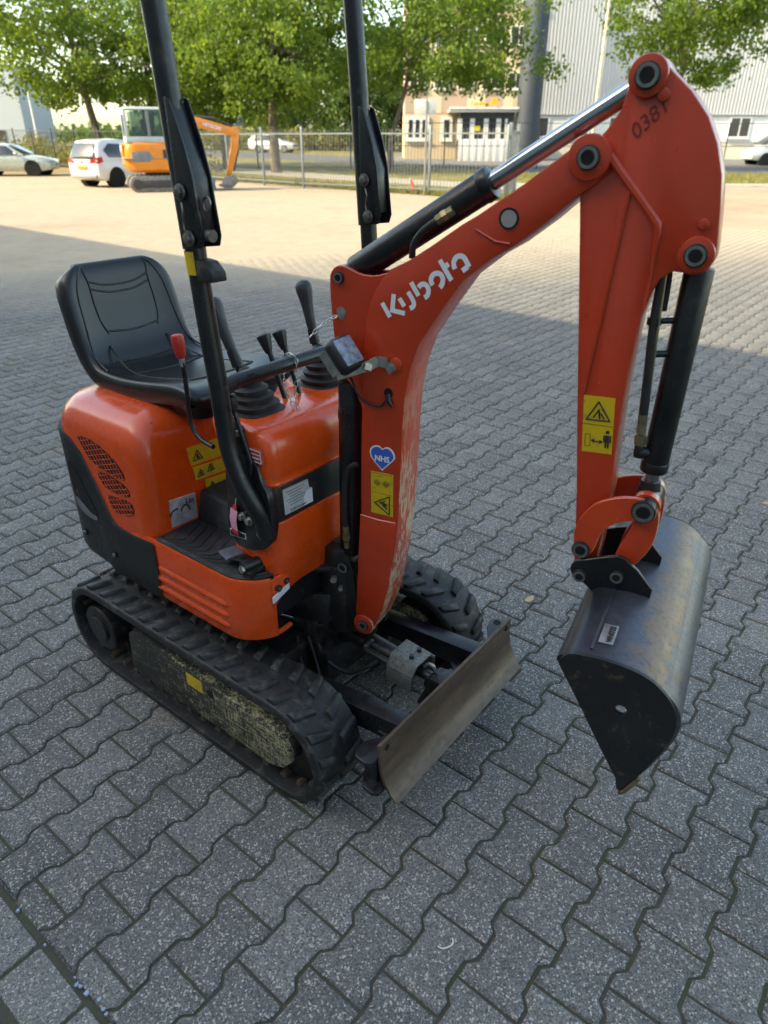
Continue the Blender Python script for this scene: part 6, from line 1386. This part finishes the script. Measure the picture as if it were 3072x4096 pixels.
TT = [('broad leafy tree at the far left with a dark trunk behind the white car', -16.2, 44.6, 4.2, .30, (-1.0, 0, 6.0, 6.4, 4.4, 3.5), 210, 90, 11, .0),
      ('leafy tree rising behind the cab of the orange excavator', -14.4, 48.5, 4.0, .24, (.4, 0, 6.6, 4.4, 4.0, 3.6), 150, 90, 12, .2),
      ('tall leafy tree directly behind the boom of the orange excavator', -9.3, 45.6, 4.0, .24, (.6, -.4, 5.9, 4.3, 4.0, 3.5), 190, 95, 13, .0),
      ('leafy tree whose thick pale trunk hides the white car', -5.9, 42.2, 3.6, .30, (.4, 0, 5.7, 4.6, 3.8, 3.5), 210, 95, 14, -.1),
      ('leafy tree with slender trunk left of the beige office building', .35, 43.5, 3.8, .20, (2.5, 0, 6.5, 5.6, 3.6, 2.9), 210, 90, 15, .0),
      ('leafy tree hanging over the grey hall at the upper right', 15.5, 43.0, 4.4, .22, (.3, 0, 7.4, 4.4, 3.4, 3.0), 190, 90, 16, .0)]
for lab, x, y, th, trr, crn, nc, per, sd, ln in TT: tree(lab, x, y, th, trr, crn, nc, per, sd, lean=ln, low=3.1 if sd != 16 else 4.4)
r2 = np.random.default_rng(5)
for i, (x, y, rx, rz, lab) in enumerate(((-21, 88, 5, 3.4, 'dark bushy tree beyond the road at the left'), (-7.5, 84, 5.5, 4.2, 'dense dark tree behind the red roofed building'), (-1.8, 80, 4.6, 4.6, 'dense dark tree filling the gap left of the beige office'), (2.0, 88, 3.2, 5.0, 'dark tree tight against the left wall of the beige office'), (-13.5, 102, 6, 3.8, 'dark tree rising behind the red roofed building'))):
    tree(lab, x, y, 3, .22, (0, 0, 1.2+rz, rx, 3.5, rz), 150, 80, 30+i, LEAFD, .30, low=1.4, name='bushy_tree')
def shrubs(name, lab, pts, size, per, sp, m, seed):
    o = leaves(name, pts, per, sp, size, m, None, seed, 'stuff'); return tag(o, lab, 'vegetation')
cl = []
for i in range(360):
    s = r2.uniform(6, 46); p = FA + FDIR*(s+4) + FN*(1.2+abs(r2.normal(0, 1.6))); h = r2.uniform(.1, 1.5)
    if p.x < -9.5: cl.append((p.x, p.y, rise(p.y)+h*r2.uniform(.2, 1)))
shrubs('weeds', 'tall green weeds growing behind the dark fence at the left', cl, .17, 36, (.45, .45, .22), WEED, 41)
cl = [(r2.uniform(-22, 1.0), 81+r2.uniform(0, 7), rise(84)+r2.uniform(.2, 1.9)) for _ in range(260)]
shrubs('hedge', 'long yellow green hedge beyond the road', cl, .3, 30, (.7, .5, .25), LEAFD if False else WEED, 42)
cl = [(r2.uniform(-120, -20), r2.uniform(120, 150), 1.2+r2.uniform(0, 1.4)) for _ in range(220)]
shrubs('far_treeline', 'low dark treeline on the far horizon at the left', cl, .9, 26, (2.6, 2, .5), LEAFD, 43)
# dry grass along the fence foot and on the verges
def tufts(name, pts, h, m, seed):
    r_ = np.random.default_rng(seed); P = np.repeat(np.asarray(pts, float), 5, 0); n = len(P); P[:, :2] += r_.normal(0, min(.05, h*.5), (n, 2)); a = r_.uniform(0, 2*PI, n); hh = h*r_.uniform(.5, 1.3, n); w = min(.014, h*.12)
    D = np.stack([np.cos(a), np.sin(a), 0*a], 1); tip = P + np.stack([r_.normal(0, h*.25, n), r_.normal(0, h*.25, n), hh], 1)
    V = np.stack([P-D*w, P+D*w, tip], 1).reshape(-1, 3); tag(raw_mesh(name, V, np.arange(3*n).reshape(-1, 3), m, None, 'stuff', np.repeat(r_.uniform(0, 1, n), 3)), 'dry yellow grass along the fence foot and on the verges' if h > .1 else 'tiny green moss tufts between the edging stones at the near left', 'grass')
pts = []
for i in range(2600):
    s = r2.uniform(-1, 42); d = abs(r2.normal(0, .8)); p = FA + FDIR*s + FN*(d+.1); pts.append((p.x, p.y, rise(p.y)))
for i in range(1500): pts.append((r2.uniform(6, 32), r2.uniform(31.4, 41), .04+rise(36)*0))
tufts('dry_grass', pts, .20, WEED, 51)
# crumbs of blue glass and grit in the joints at the near left corner, a dead leaf or two
BL = mat('blue_glass', (.30, .34, .44), .25, var=.3, vscale=200)
gl = G(); 
for k in range(11):
    x, y = lat(U_EDGE + .002 + r2.normal(0, .006), .02 + r2.uniform(-.05, .42)); s = r2.uniform(.003, .006)
    q = [(x+s*math.cos(a)*r2.uniform(.5, 1.3), y+s*math.sin(a)*r2.uniform(.5, 1.3)) for a in np.linspace(0, 2*PI, 6)[:-1]]; gl.prism([(a, b, -.005) for a, b in q], [(a, b, .002) for a, b in q])
o = gl.build('glass_crumbs', BL, None); tag(o, 'pale blue glass crumbs in the joint by the edging stones', 'debris', kind='stuff')
for (x, y), lab in (((.62, 2.42), 'small dry leaf on the paving between the boom and the bucket'), ((2.05, 3.3), 'small dry leaf on the paving right of the bucket')):
    g = G(); P = [(0, -.03), (.012, -.01), (.016, .01), (.006, .03), (-.01, .025), (-.016, .0)]; rz = r2.uniform(0, 6)
    Q = [(x+a*math.cos(rz)-b*math.sin(rz), y+a*math.sin(rz)+b*math.cos(rz)) for a, b in P]; g.prism([(a, b, .0015) for a, b in Q], [(a, b, .004+abs(i-2.5)*.0015) for i, (a, b) in enumerate(Q)]); tag(g.build('dry_leaf', mat('dry_leaf', (.45, .33, .18), .8)), lab, 'leaf')

for (px_, py_), rz, lab in (((.155, .985), .4, 'bent bit of white wire lying on the paving nearest the camera'), ((.735, 1.52), 2.2, 'bent bit of white wire lying on the paving below the bucket')):
    w_ = empty('wire_scrap', (px_, py_, .0022), rz); tag(w_, lab, 'wire'); g = G(); g.tube(bez([(-.022, .006, 0), (-.012, -.004, .001), (.012, -.004, .001), (.020, .010, 0)], 6), .0016, 6); g.build('wire', WPOLE, w_)

cl = [lat(U_EDGE-.13+r2.normal(0, .01), v_) for v_ in (.255, .262, .27, .30, .05, -.12)]
tufts('moss_tufts', [(x, y, -.006) for x, y in cl for _ in range(3)], .018, WEED, 61)
